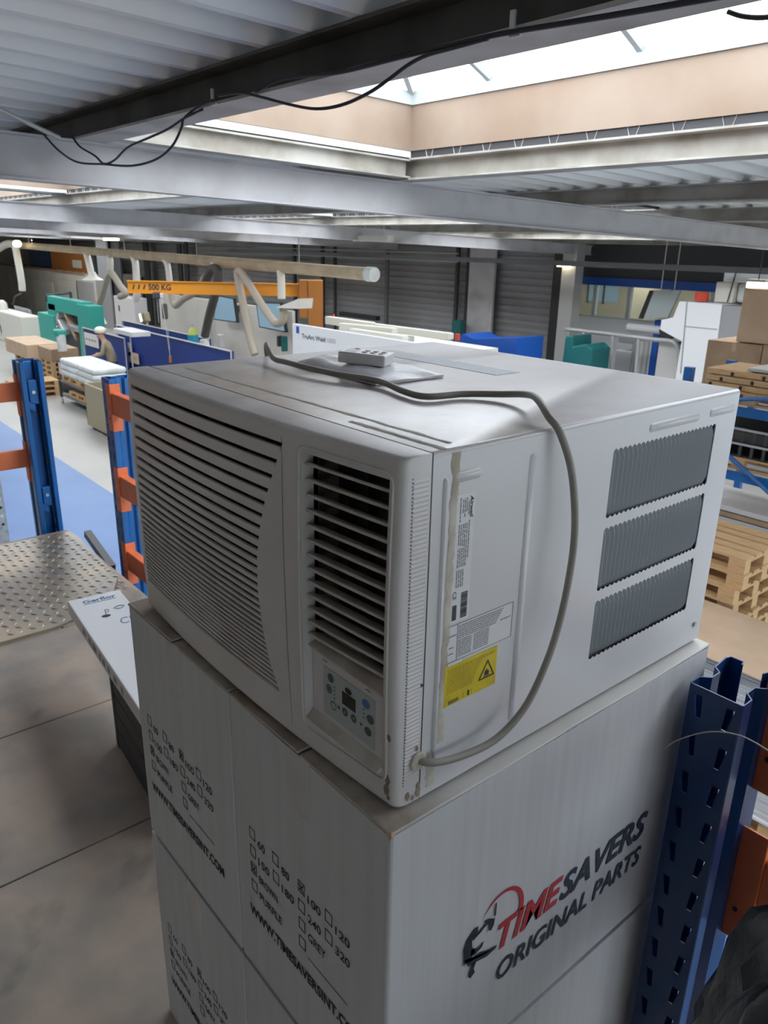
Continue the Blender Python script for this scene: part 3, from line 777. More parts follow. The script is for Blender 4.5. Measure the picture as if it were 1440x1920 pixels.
def ring(n, x, z, ro, ri, m):
    mb = MB(); N = 20
    V = [A(x+ro*math.cos(2*math.pi*k/N), yc-0.0010, z+ro*math.sin(2*math.pi*k/N)) for k in range(N)] + [A(x+ri*math.cos(2*math.pi*k/N), yc-0.0010, z+ri*math.sin(2*math.pi*k/N)) for k in range(N)]
    mb.add(V, [[k, (k+1) % N, N+(k+1) % N, N+k] for k in range(N)]); return mb.build(n, m, mem, fixn=False)
ring('fan_button', -0.1260, 0.1055, 0.0062, 0.0045, 'button_grey'); ring('timer_button', -0.1170, 0.0855, 0.0062, 0.0050, 'button_grey')
for k in range(4): MB().disc(A(-0.1260+0.0022*math.cos(math.pi/4+k*math.pi/2), yc-0.0011, 0.1055+0.0022*math.sin(math.pi/4+k*math.pi/2)), X_, Z_, 0.0016, 0.0016, 8).build('fan_symbol', 'button_grey', mem, fixn=False)
for x, dz in ((-0.0930, 1), (-0.0755, -1)):
    ring('arrow_button', x, 0.0892, 0.0056, 0.0032, 'button_grey')
    MB().disc(A(x, yc-0.0009, 0.0892), X_, Z_, 0.0045, 0.0045, 14).build('arrow_disc', 'button_grey', mem, fixn=False)
    MB().add([A(x-0.0024, yc-0.0013, 0.0892-dz*0.0015), A(x+0.0024, yc-0.0013, 0.0892-dz*0.0015), A(x, yc-0.0013, 0.0892+dz*0.0022)], [(0,1,2)]).build('arrow', 'membrane', mem, fixn=False)
for x, z in [(-0.1145, 0.114-0.0055*k) for k in range(4)] + [(-0.0560, 0.1125-0.0055*k) for k in range(3)]: MB().disc(A(x, yc-0.0010, z), X_, Z_, 0.0014, 0.0014, 8).build('indicator', 'button_grey', mem, fixn=False)
for x, z in ((-0.1055, 0.0892), (-0.0610, 0.0892)): MB().disc(A(x, yc-0.0010, z), X_, Z_, 0.0024, 0.0024, 10).build('indicator', 'button_grey', mem, fixn=False)
for xa in (-0.140, -0.054): MB().box(tuple(A(xa, yc-0.0004, 0.1405)), tuple(A(xa+0.009, yc, 0.1412))).build('slit', 'black', cp)
# ridged side band of the front panel
mb = MB(); z = 0.036
while z < 0.402:
    mb.prism([A(0.0000, -0.026, z), A(0.0000, -0.026, z+0.0044), A(0.0010, -0.026, z+0.0022)], (0, 0.021, 0)); z += 0.0052
so = mb.build('ridged_band', 'plastic', front, fixn=True)
mb = MB(); z = 0.03
while z < 0.41:
    mb.box(tuple(A(0, -0.0278, z)), tuple(A(0.0006, -0.0268, z+0.0016))); z += 0.0040
mb.build('dotted_line', 'button_grey', front)
MB().cyl(A(0, -0.004, 0.158), A(0.0008, -0.004, 0.158), 0.0022, 10).build('screw_hole', 'black', front)
MB().box(tuple(A(-AW+0.001, -0.0012, 0.004)), tuple(A(0.0002, 0.0004, AH+0.0003))).build('seam_gap', 'black', front)
# old sealant along the seam: irregular smear on side and top
def smear(name, f, n, seed, w0):
    mb = MB(); rows = []
    for k in range(n+1):
        t = k/n; a = w0*(0.75+0.55*noise.noise(Vector((t*16, seed, 0)))+0.25*noise.noise(Vector((t*47, seed, 3)))); b = w0*(0.75+0.55*noise.noise(Vector((t*16, seed+9, 0)))+0.25*noise.noise(Vector((t*47, seed+4, 3))))
        rows.append([f(t, -a, 0.0), f(t, -a*0.6, 1), f(t, b*0.6, 1), f(t, b, 0)])
    mb.grid(rows); return mb.build(name, 'sealant', casing, smooth=True)
smear('sealant_smear', lambda t, o, h: A(0.0003+0.0005*h, 0.0315+o-0.004*t+0.003, 0.066+0.360*(1-t)), 80, 1.0, 0.0078)
smear('sealant_smear', lambda t, o, h: A(0.0003+0.0009*h, 0.016+o, 0.010+0.05*t), 18, 5.0, 0.009)
smear('sealant_smear', lambda t, o, h: A(-0.02-0.63*t, 0.043+o, AH+0.0002+0.0003*h), 120, 8.0, 0.0048)
smear('sealant_smear', lambda t, o, h: A(-0.005-0.16*t, 0.020+o, AH+0.0002+0.0004*h), 60, 12.0, 0.0060)
def chips(name, f, pts, m='grime'):
    for k, (a_, b_, r_) in enumerate(pts):
        n = 9; mb = MB(); mb.add([f(a_+r_*(1+0.6*noise.noise(Vector((i*1.3, k*3.1, 0))))*math.cos(2*math.pi*i/n)*0.6, b_+r_*(1+0.6*noise.noise(Vector((i*1.3, k*3.1, 7))))*math.sin(2*math.pi*i/n)) for i in range(n)], [list(range(n))]); mb.build(name, m, front, fixn=False)
chips('paint_chip', lambda y, z: A(0.0012, y, z), [(-0.020, 0.012, 0.006), (-0.012, 0.007, 0.004), (-0.003, 0.020, 0.005), (-0.004, 0.010, 0.006), (-0.008, 0.075, 0.004)])
chips('paint_chip', lambda x, z: A(x, yf(x, z)-0.0006, z), [(-0.010, 0.040, 0.007), (-0.012, 0.026, 0.008), (-0.008, 0.100, 0.005), (-0.009, 0.016, 0.004)])
# labels
def lab(n, y0, y1, z0, z1, m, lift=0.0006): return MB().box(tuple(A(0.0001, y0, z0)), tuple(A(lift, y1, z1))).build(n, m, casing)
l1 = lab('rating_label', 0.036, 0.066, 0.222, 0.377, 'label_white')
l2 = lab('data_label', 0.034, 0.146, 0.171, 0.219, 'label_white'); MB().box(tuple(A(0.0001, 0.034, 0.160)), tuple(A(0.0006, 0.060, 0.172))).build('label_tail', 'label_white', l2)
ly = lab('warning_label', 0.0325, 0.1225, 0.1125, 0.1665, 'label_yellow', 0.0009)
D_ = (0, 0, -1)   # the rating label is mounted sideways: text runs downwards
text('lettering', 'Airwell', 0.026, 0.0052, 'ink', l1, A(0.0007, 0.0585, 0.3735), D_, (0, 1, 0), shear=0.3, bold=0.02)
def dashes(n, parent, m, lines, seed):
    """unreadable small print: rows of short dashes on a label"""
    rd = random.Random(seed); mb = MB()
    for (kind, ca_, c0, c1, th) in lines:
        c = c0
        while c < c1:
            L = rd.uniform(0.0016, 0.0055); e = min(c+L, c1)
            if kind == 'v': mb.box(tuple(A(0.0006, ca_, min(c, e)) ), tuple(A(0.0011, ca_+th, max(c, e))))
            else: mb.box(tuple(A(0.0006, c, ca_)), tuple(A(0.0011, e, ca_+th)))
            c = e + rd.uniform(0.0006, 0.0014)
    return mb.build(n, m, parent)
dashes('small_print', l1, 'ink_grey', [('v', y, a, b, 0.0010) for y, a, b in
       [(0.0565,0.352,0.368),(0.0535,0.356,0.372),(0.0505,0.350,0.372),(0.0475,0.355,0.372),(0.0435,0.345,0.373)] +
       [(0.0430+0.0030*k, 0.318-0.001*k, 0.342) for k in range(5)] + [(0.0585, 0.300, 0.345)] +
       [(0.0430+0.0030*k, 0.291, 0.314) for k in range(5)] + [(0.0430+0.0032*k, 0.266, 0.288) for k in range(4)]], 3)
mb = MB(); z = 0.226; rd = random.Random(5)
while z < 0.258:
    t = rd.choice((0.0005, 0.0008, 0.0013)); mb.box(tuple(A(0.0006, 0.0525, z)), tuple(A(0.0012, 0.0625, z+t))); z += t+rd.choice((0.0006, 0.0009))
z = 0.226
while z < 0.245:
    t = rd.choice((0.0005, 0.0008)); mb.box(tuple(A(0.0006, 0.0390, z)), tuple(A(0.0012, 0.0455, z+t))); z += t+0.0006
mb.build('barcode', 'ink', l1)
text('lettering', 'CE', 0.010, 0.0055, 'ink', l1, A(0.0008, 0.0385, 0.262), D_, (0, 1, 0))
dashes('small_print', l2, 'ink_grey', [('h', 0.2150-0.0026*k, 0.052, 0.128-0.002*k, 0.0011) for k in range(7)] + [('h', 0.1960-0.0026*k, 0.052, 0.074, 0.0011) for k in range(9)] + [('h', 0.1960-0.0026*k, 0.078, 0.104, 0.0011) for k in range(9)] + [('h', 0.2050, 0.037, 0.048, 0.0018), ('h', 0.190, 0.037, 0.044, 0.0014), ('h', 0.182, 0.037, 0.044, 0.0014), ('h', 0.200, 0.124, 0.142, 0.0014)], 11)
mb = MB(); t = 0.0006
for a_, b_ in (((0.034, 0.2186), (0.146, 0.2192)), ((0.1456, 0.171), (0.1462, 0.219)), ((0.034, 0.1710), (0.146, 0.1716)), ((0.0500, 0.171), (0.0504, 0.219))): mb.box(tuple(A(0.0006, *a_)), tuple(A(0.0011, *b_)))
mb.build('border', 'ink_grey', l2)
dashes('small_print', ly, 'ink_olive', [('h', 0.1605-0.0024*k, 0.037, 0.118 if k < 2 else 0.096-0.0012*k, 0.0011) for k in range(14)], 21)
# flammability triangle with flame
mb = MB(); T = [(0.0905, 0.1275), (0.1195, 0.1275), (0.1060, 0.1530)]; cT = (sum(p[0] for p in T)/3, sum(p[1] for p in T)/3)
I = [(cT[0]+(p[0]-cT[0])*0.80, cT[1]+(p[1]-cT[1])*0.80) for p in T]
mb.add([A(0.0014, *p) for p in T] + [A(0.0014, *p) for p in I], [(0,1,4,3),(1,2,5,4),(2,0,3,5)])
mb.add([A(0.0014, *p) for p in ((0.1020,0.1318),(0.1080,0.1318),(0.1095,0.1345),(0.1085,0.1375),(0.1072,0.1362),(0.1062,0.1405),(0.1045,0.1378),(0.1035,0.1392),(0.1015,0.1360),(0.1008,0.1338))], [list(range(10))])
mb.add([A(0.0014, *p) for p in ((0.0995,0.1300),(0.1105,0.1300),(0.1105,0.1309),(0.0995,0.1309))], [(0,1,2,3)])
for k in range(9): mb.add([A(0.0014, *p) for p in ((0.040+0.002*k,0.1145),(0.0408+0.002*k,0.1145),(0.0408+0.002*k,0.1195),(0.040+0.002*k,0.1195))], [(0,1,2,3)])
for y0_, y1_ in ((0.0650, 0.0655), (0.0790, 0.0795), (0.0725, 0.0755)): mb.add([A(0.0014, y0_, 0.1150), A(0.0014, y1_, 0.1150), A(0.0014, y1_, 0.1220), A(0.0014, y0_, 0.1220)], [(0,1,2,3)])
mb.build('flame_triangle', 'ink', ly, fixn=False)
# cord and its worn entry
ring_ = MB(); ring_.tube([A(0, -0.006, 0.057), A(0.004, -0.006, 0.057)], 0.0125, 18); ring_.build('cord_grommet', 'sealant', ac, bevel=0.002)
cp_ = [A(-0.006, -0.006, 0.057), A(0.012, 0.004, 0.056), A(0.020, 0.045, 0.050), A(0.026, 0.098, 0.052), A(0.030, 0.140, 0.074), A(0.030, 0.170, 0.106), A(0.028, 0.200, 0.160), A(0.026, 0.218, 0.225), A(0.024, 0.224, 0.300),
       A(0.018, 0.214, 0.375), A(0.008, 0.197, 0.425), A(-0.010, 0.196, 0.4415), A(-0.055, 0.228, 0.452), A(-0.105, 0.266, 0.446), A(-0.150, 0.268, 0.439), A(-0.190, 0.236, 0.4365), A(-0.205, 0.180, 0.4365), A(-0.250, 0.178, 0.437), A(-0.310, 0.195, 0.438),
       A(-0.350, 0.194, 0.439), A(-0.400, 0.178, 0.440), A(-0.470, 0.168, 0.442), A(-0.540, 0.172, 0.442), A(-0.590, 0.180, 0.441), A(-0.640, 0.200, 0.451), A(-0.688, 0.226, 0.452), A(-0.710, 0.238, 0.440), A(-0.717, 0.246, 0.400), A(-0.715, 0.252, 0.25)]
MB().tube(smoothpath(cp_, 6), 0.0046, 10).build('power_cord', 'cord', ac, smooth=True, sm_angle=60)

# =================================================================== ON TOP OF THE UNIT
bag = MB(); rows = []; NB = 22
for i in range(NB+1):
    row = []
    for j in range(NB+1):
        s, t = i/NB, j/NB
        x = -0.578 + 0.245*s - 0.030*t*(1-s); y = 0.206 + 0.140*t - 0.010*s
        e = min(1, 5*min(s, 1-s)); f = min(1, 6*min(t, 1-t))
        hgt = (0.021*(1-s*0.6))*math.sqrt(e)*math.sqrt(f)*(0.85+0.3*noise.noise(Vector((s*5, t*4, 1.3))))
        row.append(A(x, y, AH+0.0015+max(0.001, hgt)+0.005*s*s*(0.5+noise.noise(Vector((s*7, t*2, 4))))))
    rows.append(row)
bk2 = [[Vector((p.x, p.y, AZ+AH+0.001)) for p in row] for row in rows]
bo = bag.grid(rows, None, bk2).build('plastic_sleeve', 'bag_white', smooth=True, sm_angle=70)
tag(bo, 'folded white plastic sleeve lying on top of the air conditioner under the remote', 'plastic sleeve')
rc = thing('remote_control', 'small white remote control lying on the folded plastic sleeve', 'remote control', A(-0.440, 0.262, AH+0.0165))
def Rm(x, y, z): return A(-0.440+x, 0.262+y, AH+0.0165+z)
MB().box(tuple(Rm(-0.040, -0.027, 0)), tuple(Rm(0.040, 0.027, 0.018))).build('body', 'remote', rc, bevel=0.003, seg=3)
for k in range(3):
    for j in range(2):
        MB().box(tuple(Rm(-0.004+0.014*k, -0.014+0.017*j, 0.018)), tuple(Rm(0.004+0.014*k, -0.004+0.017*j, 0.0192))).build('button', 'vent_grey', rc, bevel=0.0005, seg=1)
MB().box(tuple(Rm(-0.032, -0.016, 0.018)), tuple(Rm(-0.014, 0.012, 0.0184))).build('display', 'fin_grey', rc)
MB().disc(Rm(-0.022, 0.020, 0.0188), (1, 0, 0), (0, 1, 0), 0.0045, 0.0045, 12).build('power_button', 'red', rc, fixn=False)
rc.rotation_euler = (0.0, 0.05, math.radians(33))

# =================================================================== PALLET-RACK POSTS AND RAILS AROUND THE GALLERY
def make_upright(name, label, z0, z1, m, cat='rack post', W=0.10, D=0.135):
    """omega section, slotted front towards -y, open back towards +y; local origin at the middle of the foot"""
    o = thing(name, label, cat, (0, 0, 0), 'pallet rack posts round the gallery edge')
    H = z1-z0
    half = [(-W/2, 0), (-W/2, 0.028), (-W/2+0.014, 0.042), (-W/2+0.014, 0.068), (-W/2, 0.080), (-W/2-0.004, D-0.012), (-W/2, D), (-W/2+0.022, D), (-W/2+0.026, D-0.012)]
    body = MB()
    for sx in (1, -1): body.strip([(sx*x, y, z0) for x, y in half], (0, 0, H))
    # slotted face
    pit_ = 0.075; n = max(1, int(H/pit_)); cols = [-W/2, -0.034, -0.016, -0.004, 0.004, 0.016, 0.034, W/2]
    rows = []; zs = []
    for k in range(n):
        zb_ = z1-(k+1)*pit_
        zs += [(zb_+0.072, 'a'), (zb_+0.060, 't'), (zb_+0.018, 'b')]
    zs.append((z0, 'a')); zs = sorted(zs, key=lambda q: -q[0])
    if zs[0][0] < z1: zs.insert(0, (z1, 'a'))
    for z, kd in zs:
        c = list(cols)
        if kd == 't': c[1], c[2], c[5], c[6] = -0.034, -0.0205, 0.0205, 0.034
        if kd == 'b': c[1], c[2], c[5], c[6] = -0.026, -0.0175, 0.0175, 0.026
        rows.append([Vector((x, 0, z)) for x in c])
    kinds = [k for _, k in zs]
    def msk(i, j): return not (kinds[i] == 't' and kinds[i+1] == 'b' and j in (1, 5))
    body.grid(rows, msk)
    body.build('post', m, o, solid=0.0025, bevel=0, fixn=True)
    return o
def make_beam(name, label, a, b, m='rack_orange', H=0.115, T=0.045, ends=(True, True), group=None, fb=0.012):
    """box beam from a to b (centre line), hooked connector plates at the ends"""
    a = Vector(a); b = Vector(b); d = (b-a).normalized(); up = Vector((0, 0, 1)); s = d.cross(up)
    o = thing(name, label, 'rack beam', (a+b)/2, group)
    MB().obox((a+b)/2, d, s, up, (b-a).length/2, T/2, H/2).build('box_section', m, o, bevel=0.006)
    for e, sg, on in ((a, 1, ends[0]), (b, -1, ends[1])):
        if not on: continue
        p = e + up*(-0.022)
        mb = MB(); mb.obox(p + d*sg*0.002, d, s, up, 0.0025, T/2+0.004, 0.122)
        # flange that laps the slotted face of the post
        mb.obox(p - d*sg*0.024 + s*(T/2+0.004)*(1 if s.y < -0.5 or s.x > 0.5 else -1), d, s, up, 0.028, 0.0022, 0.122)
        cpl = mb.build('connector', m, o, bevel=0.001, seg=1)
        MB().cyl(p - d*sg*0.026 + s*(T/2+0.0045)*(1 if s.y < -0.5 or s.x > 0.5 else -1) - up*0.055, p - d*sg*0.026 + s*(T/2+0.0078)*(1 if s.y < -0.5 or s.x > 0.5 else -1) - up*0.055, 0.005, 8).build('lock_hole', 'black', cpl)
    return o
# post next to the cartons (dark blue, slotted)
up_r = make_upright('rack_post', 'dark blue slotted rack post close up, against the right side of the cartons', 0.0, 1.0, 'rack_navy', W=0.088, D=0.135)
up_r.location = (0.082, 0.572, 0)
MB().box((0.025, 0.56, 0.0), (0.14, 0.71, 0.006)).build('foot_plate', 'rack_navy', up_r)
# post at the near end of the opening, carrying three rails
up_2 = make_upright('rack_post', 'blue rack post with three orange rails, left of the air conditioner', GZ, 1.0, 'rack_blue', W=0.10)
up_2.location = (-3.345, 0.885, 0)
for x, y, z in ((-3.397, 0.90, 0.80), (-3.397, 0.90, 0.66)): MB().cyl((x, y, z), (x-0.006, y, z), 0.008, 10).build('bolt', 'bolt', up_2)
# post at the far side of the opening, open back towards us with stub brackets
up_1 = make_upright('rack_post', 'blue rack post with open channel at the far left, beside the tread plate', GZ, 1.005, 'rack_blue', W=0.12, D=0.15)
up_1.location = (0, 0, 0)
for zt_, zb_, bz in ((0.90, 0.76, 0.83), (0.26, 0.14, 0.21)):
    br = MB().box((-0.024, 0.085, zb_), (0.024, 0.128, zt_)).build('brace_bracket', 'rack_blue', up_1, bevel=0.004)
    MB().cyl((0, 0.126, bz), (0, 0.134, bz), 0.010, 10).build('bolt', 'bolt', br)
    MB().prism([(0.00, 0.10, zb_), (0.048, 0.10, zb_+0.03), (0.048, 0.10, zb_-0.01), (0.0, 0.10, zb_-0.045)], (0, 0.028, 0)).build('brace_stub', 'rack_blue', br)
MB().box((-0.019, 0.075, GZ), (0.019, 0.085, 1.0)).build('channel_web', 'rack_blue', up_1)
up_1.location = (-4.215, 0.735, 0); up_1.rotation_euler = (0, 0, math.radians(-90))
# hidden fourth post that carries the other ends of the rails
up_4 = make_upright('rack_post', 'blue rack post at the gallery edge, hidden behind the cartons', GZ, 1.0, 'rack_blue')
up_4.location = (-0.62, 0.885, 0)
for z, w in ((0.875, 'top'), (0.435, 'middle'), (0.010, 'lowest')):
    make_beam('rack_beam', '%s of the three orange rails running behind the air conditioner' % w, (-3.292, 0.909, z), (-0.673, 0.909, z), H=0.115, group='orange guard rails')
for z, w in ((0.828, 'upper'), (0.432, 'lower')):
    make_beam('rack_beam', '%s orange rail at the left picture edge, hooked to the far blue post' % w, (-4.18, 0.672, z), (-4.18, -2.0, z), H=0.108, group='orange guard rails', ends=(True, False))
for z, w in ((0.940, 'upper'), (0.615, 'lower')):
    make_beam('rack_beam', '%s orange rail at the right picture edge, beside the dark blue post' % w, (0.170, 0.700, z), (2.60, 0.700, z), H=0.105, group='orange guard rails', ends=(True, False))

# perforated galvanised frame beyond the far rail
gf = thing('perforated_frame', 'galvanised perforated steel section at the left picture edge', 'steel section', (-6.4, 0.65, GZ))
p0 = atx(0, 890, -6.2); p1 = atx(17, 1000, -6.2)
mb = MB(); mb.box((-6.25, p0.y-0.3, GZ), (-6.2, p1.y, p0.z)); mb.build('plate', 'galv', gf, bevel=0.004)
for k in range(6):
    for j in range(3): MB().cyl((-6.201, p1.y-0.035-0.09*j, p0.z-0.06-0.075*k), (-6.197, p1.y-0.035-0.09*j, p0.z-0.06-0.075*k), 0.013, 10).build('punched_hole', 'black' if (k+j) % 2 else 'label_white', gf)

# =================================================================== FLOORING CARTON ON AN ADDED LOW CRATE
fc = thing('flooring_carton', 'long flat white carton with blue lettering and handwriting, left behind the stacked cartons', 'carton', (-1.75, 0.30, 0.29))
P0 = atz(126, 1127, 0.35); P1 = atz(218, 1099, 0.35); P2 = atz(262, 1332, 0.35)
ex = (P2-P0); ex.z = 0; ex.normalize(); ey = Vector((-ex.y, ex.x, 0)); Lc = 1.05; Wc = (P1-P0).length*0.99; Tc = 0.058
c0 = P0 + ex*Lc/2 + ey*Wc/2 - Vector((0, 0, Tc/2))
MB().obox(c0, ex, ey, (0, 0, 1), Lc/2, Wc/2, Tc/2).build('box', 'label_white', fc, bevel=0.004)
U_ = -ex; Rr = ey
g0 = P0 + ex*0.030 + ey*0.045 + Vector((0, 0, 0.0002))
text('lettering', 'Gerflor', 0.125, 0.026, 'ink_blue', fc, g0 + ex*0.03, Rr, U_, bold=0.03)
MB().obox(g0 + ex*0.040 + Rr*0.06 + Vector((0, 0, 0.0004)), Rr, U_, (0, 0, 1), 0.060, 0.0015, 0.0003).build('underline', 'ink_blue', fc)
text('handwriting', 'P', 0.022, 0.05, 'ink_blue', fc, g0 + ex*0.17 + Rr*0.045, Rr, U_, shear=0.3)
MB().tube(smoothpath([g0 + ex*a + Rr*b + Vector((0, 0, 0.001)) for a, b in ((0.13, 0.085), (0.115, 0.105), (0.125, 0.125), (0.14, 0.11), (0.135, 0.09))], 4), 0.0014, 6).build('handwriting', 'ink_blue', fc)
text('handwriting', 'CRE', 0.09, 0.05, 'ink_blue', fc, g0 + ex*0.27 + Rr*0.075, Rr, U_, shear=0.2)
MB().disc(g0 + ex*0.175 + Rr*0.045 + Vector((0, 0, 0.0006)), Rr, U_, 0.017, 0.012, 14).build('finger_hole', 'black', fc, fixn=False)
for k, (s, l) in enumerate(((0.22, 0.03), (0.30, 0.025), (0.345, 0.05), (0.43, 0.02), (0.47, 0.03), (0.53, 0.025), (0.60, 0.03), (0.68, 0.02))):
    MB().obox(P0 + ex*(s+l/2) - ey*0.0005 - Vector((0, 0, 0.03)), ex, ey, (0, 0, 1), l/2, 0.0006, 0.011).build('side_print', 'ink_grey', fc)
lc = thing('crate', 'low crate added under the long flat white carton, coloured as dark as the shadow there', 'crate', c0 + ex*0.22 - Vector((0, 0, c0.z)))
cc0 = c0 + ex*0.24; zt_ = c0.z - Tc/2 - 0.001
for k in range(4): MB().obox(Vector((cc0.x, cc0.y, 0.036+(zt_-0.002)/4*k)), ex, ey, (0, 0, 1), 0.24, Wc/2-0.01, 0.034).build('board', 'charcoal', lc, bevel=0.004)  # charcoal boards stand in for the black shadow under the carton
for sx in (-1, 1): MB().obox(Vector((cc0.x, cc0.y, zt_/2)) + ex*sx*0.25, ex, ey, (0, 0, 1), 0.012, Wc/2-0.008, zt_/2).build('end_panel', 'charcoal', lc)

# =================================================================== BLACK SACK, COBWEB
bm = bmesh.new(); bmesh.ops.create_icosphere(bm, subdivisions=5, radius=1)
for v in bm.verts:
    p = v.co.copy(); n1 = noise.noise(p*2.2)*0.09 + abs(noise.noise(p*4.5))*0.10 + abs(noise.noise(p*11.0))*0.035 + abs(noise.noise(Vector((p.x*3, p.y*3, p.z*9))))*0.04
    q = p*(1+n1); v.co = Vector((0.63+q.x*0.37, 0.31+q.y*0.30, max(0.0, 0.60+q.z*(0.50 if q.z > 0 else 0.66))))
me = bpy.data.meshes.new('refuse_sack'); bm.to_mesh(me); bm.free(); me.materials.append(M['bin_bag'])
for p in me.polygons: p.use_smooth = True
o = bpy.data.objects.new('refuse_sack', me); COL.objects.link(o)
tag(o, 'crumpled shiny black refuse sack in the lower right corner', 'sack')
wp = [aty(1235, 1412, 0.545), aty(1270, 1388, 0.55), aty(1330, 1372, 0.555), aty(1390, 1380, 0.56), aty(1445, 1410, 0.58)]
o = MB().tube(smoothpath(wp, 6), 0.0012, 5).build('cobweb_strand', 'web'); tag(o, 'pale dusty strand hanging across the dark blue post', 'cobweb')

# =================================================================== CABLES AND CLIPS ON THE PURLIN
yb_ = 1.135
def cable(name, label, pts, r=0.0055, y=yb_, m='cable'):
    P_ = [aty(u, v, y) for u, v in pts]
    P_ = [atx(u, v, -4.10) if p.x < -4.10 else p for (u, v), p in zip(pts, P_)]
    o = MB().tube(smoothpath(P_, 5), r, 6).build(name, m, smooth=True); return tag(o, label, 'cable', 'loose roof cables')
cable('electric_cable', 'black cable in a wide double loop at the left end of the dark beam', [(82, 252), (110, 282), (145, 304), (195, 308), (245, 311), (290, 300), (322, 275), (340, 240), (345, 222), (372, 200), (400, 188)])
cable('electric_cable', 'thin black cable with a small dip inside the wide loop', [(135, 255), (150, 275), (178, 292), (195, 307), (215, 300), (240, 276), (280, 258), (315, 242), (345, 222), (380, 205)])
cable('electric_cable', 'black cable sagging below the dark beam in front of the rooflight', [(410, 180), (450, 174), (490, 182), (535, 194), (590, 204), (640, 197), (690, 175), (730, 148), (765, 122), (800, 104), (850, 90), (915, 72)])
cable('electric_cable', 'black cable running along the dark beam towards the upper right', [(480, 172), (520, 150), (570, 142), (640, 135), (760, 105), (900, 72), (960, 60), (1050, 45), (1200, 20), (1370, -10)], 0.007, 1.14)
cable('electric_cable', 'black cable hanging into the rooflight at the upper right edge', [(1365, 22), (1395, 31), (1440, 32), (1500, 18)], 0.006, 1.40)
for (u, v), w in (((400, 190), 'left'), ((962, 58), 'right')):
    p = aty(u, v, 1.15); k = thing('beam_clip', 'small grey clip on the dark beam, the %s one of two' % w, 'clip', p, 'beam clips')
    MB().box((p.x-0.008, 1.143, p.z-0.012), (p.x+0.008, 1.150, p.z+0.045)).build('jaw', 'steel_light', k)
    MB().box((p.x-0.004, 1.142, p.z-0.016), (p.x+0.03, 1.152, p.z-0.010)).build('foot', 'steel_light', k)
cp0 = atx(-20, 196, -4.0); cp1 = atx(112, 259, -4.0)
o = MB().cyl(cp0, cp1, 0.012, 10).build('conduit', 'steel_light', smooth=True, sm_angle=50); tag(o, 'pale grey conduit at the left end of the dark beam', 'conduit')

# =================================================================== THE HALL BELOW
X3, Y3, Z3 = Vector((1, 0, 0)), Vector((0, 1, 0)), Vector((0, 0, 1))
# ---- wooden pallet, 1.2 x 0.8, every board and block a part
def make_pallet(name, label, loc, group, m='wood'):
    o = thing(name, label, 'pallet', (0, 0, 0), group)
    base = {}
    def piece(n, size, at):
        if (n, size) not in base:
            hx, hy, hz = [k/2 for k in size]
            base[(n, size)] = MB().box((-hx, -hy, -hz), (hx, hy, hz)).build(n, m, o)
            base[(n, size)].location = at
        else:
            c = base[(n, size)].copy(); COL.objects.link(c); c.parent = o; c.location = at
    for y, w in ((-0.3275, 0.145), (-0.1675, 0.10), (0, 0.145), (0.1675, 0.10), (0.3275, 0.145)): piece('deck_board', (1.2, w, 0.022), (0, y, 0.133))
    for x in (-0.5275, 0, 0.5275): piece('cross_board', (0.145, 0.8, 0.022), (x, 0, 0.111))
    for x in (-0.5275, 0, 0.5275):
        for y in (-0.35, 0, 0.35): piece('block', (0.145, 0.10, 0.078), (x, y, 0.061))
    for y in (-0.35, 0, 0.35): piece('runner', (1.2, 0.10, 0.022), (0, y, 0.011))
    o.location = loc; return o
pal0 = make_pallet('pallet', 'lowest wooden pallet of the tall stack right of the air conditioner', (-2.62, 6.02, GZ), 'pallets in the tall stack')
NP = 12
for k in range(1, NP):
    c = copy_tree(pal0); c.location = (-2.62+random.uniform(-0.03, 0.03), 6.02+random.uniform(-0.03, 0.03), GZ+0.1445*k)
    c.rotation_euler = (0, 0, random.uniform(-0.03, 0.03))
    ordn = ['second', 'third', 'fourth', 'fifth', 'sixth', 'seventh', 'eighth', 'ninth', 'tenth', 'eleventh', 'topmost'][k-1]
    c['label'] = ('topmost wooden pallet of the tall stack right of the air conditioner' if ordn == 'topmost' else '%s wooden pallet from the floor in the tall stack at right' % ordn)
# ---- pallet of flat sheets, in front of the stack
shp = copy_tree(pal0); shp.location = (-1.62, 5.06, GZ); shp['label'] = 'wooden pallet on the floor under the stack of flat sheets'; shp['group'] = 'loaded pallets'
o = MB().box((-2.24, 4.64, GZ+0.146), (-1.0, 5.48, GZ+0.166)).build('base_sheet', 'label_white'); tag(o, 'white base sheet between the pallet and the flat sheets', 'sheet')
ss = thing('sheet_stack', 'tall stack of flat brown-grey sheets with a plain cardboard top', 'sheet stack', (-1.62, 5.06, GZ+0.17))
n = 44; zt0 = GZ+0.168; dz = (-1.20-zt0)/n
sh0 = None
for k in range(n):
    if sh0 is None: sh0 = MB().box((-2.22, 4.66, zt0), (-1.02, 5.46, zt0+dz*0.86)).build('sheet', 'light_machine', ss)
    else:
        c = sh0.copy(); COL.objects.link(c); c.parent = ss; c.location = (random.uniform(-0.006, 0.006), random.uniform(-0.006, 0.006), dz*k)
MB().box((-2.30, 4.58, -1.20), (-0.80, 5.50, -1.19)).build('cover_sheet', 'kraft_light', ss)

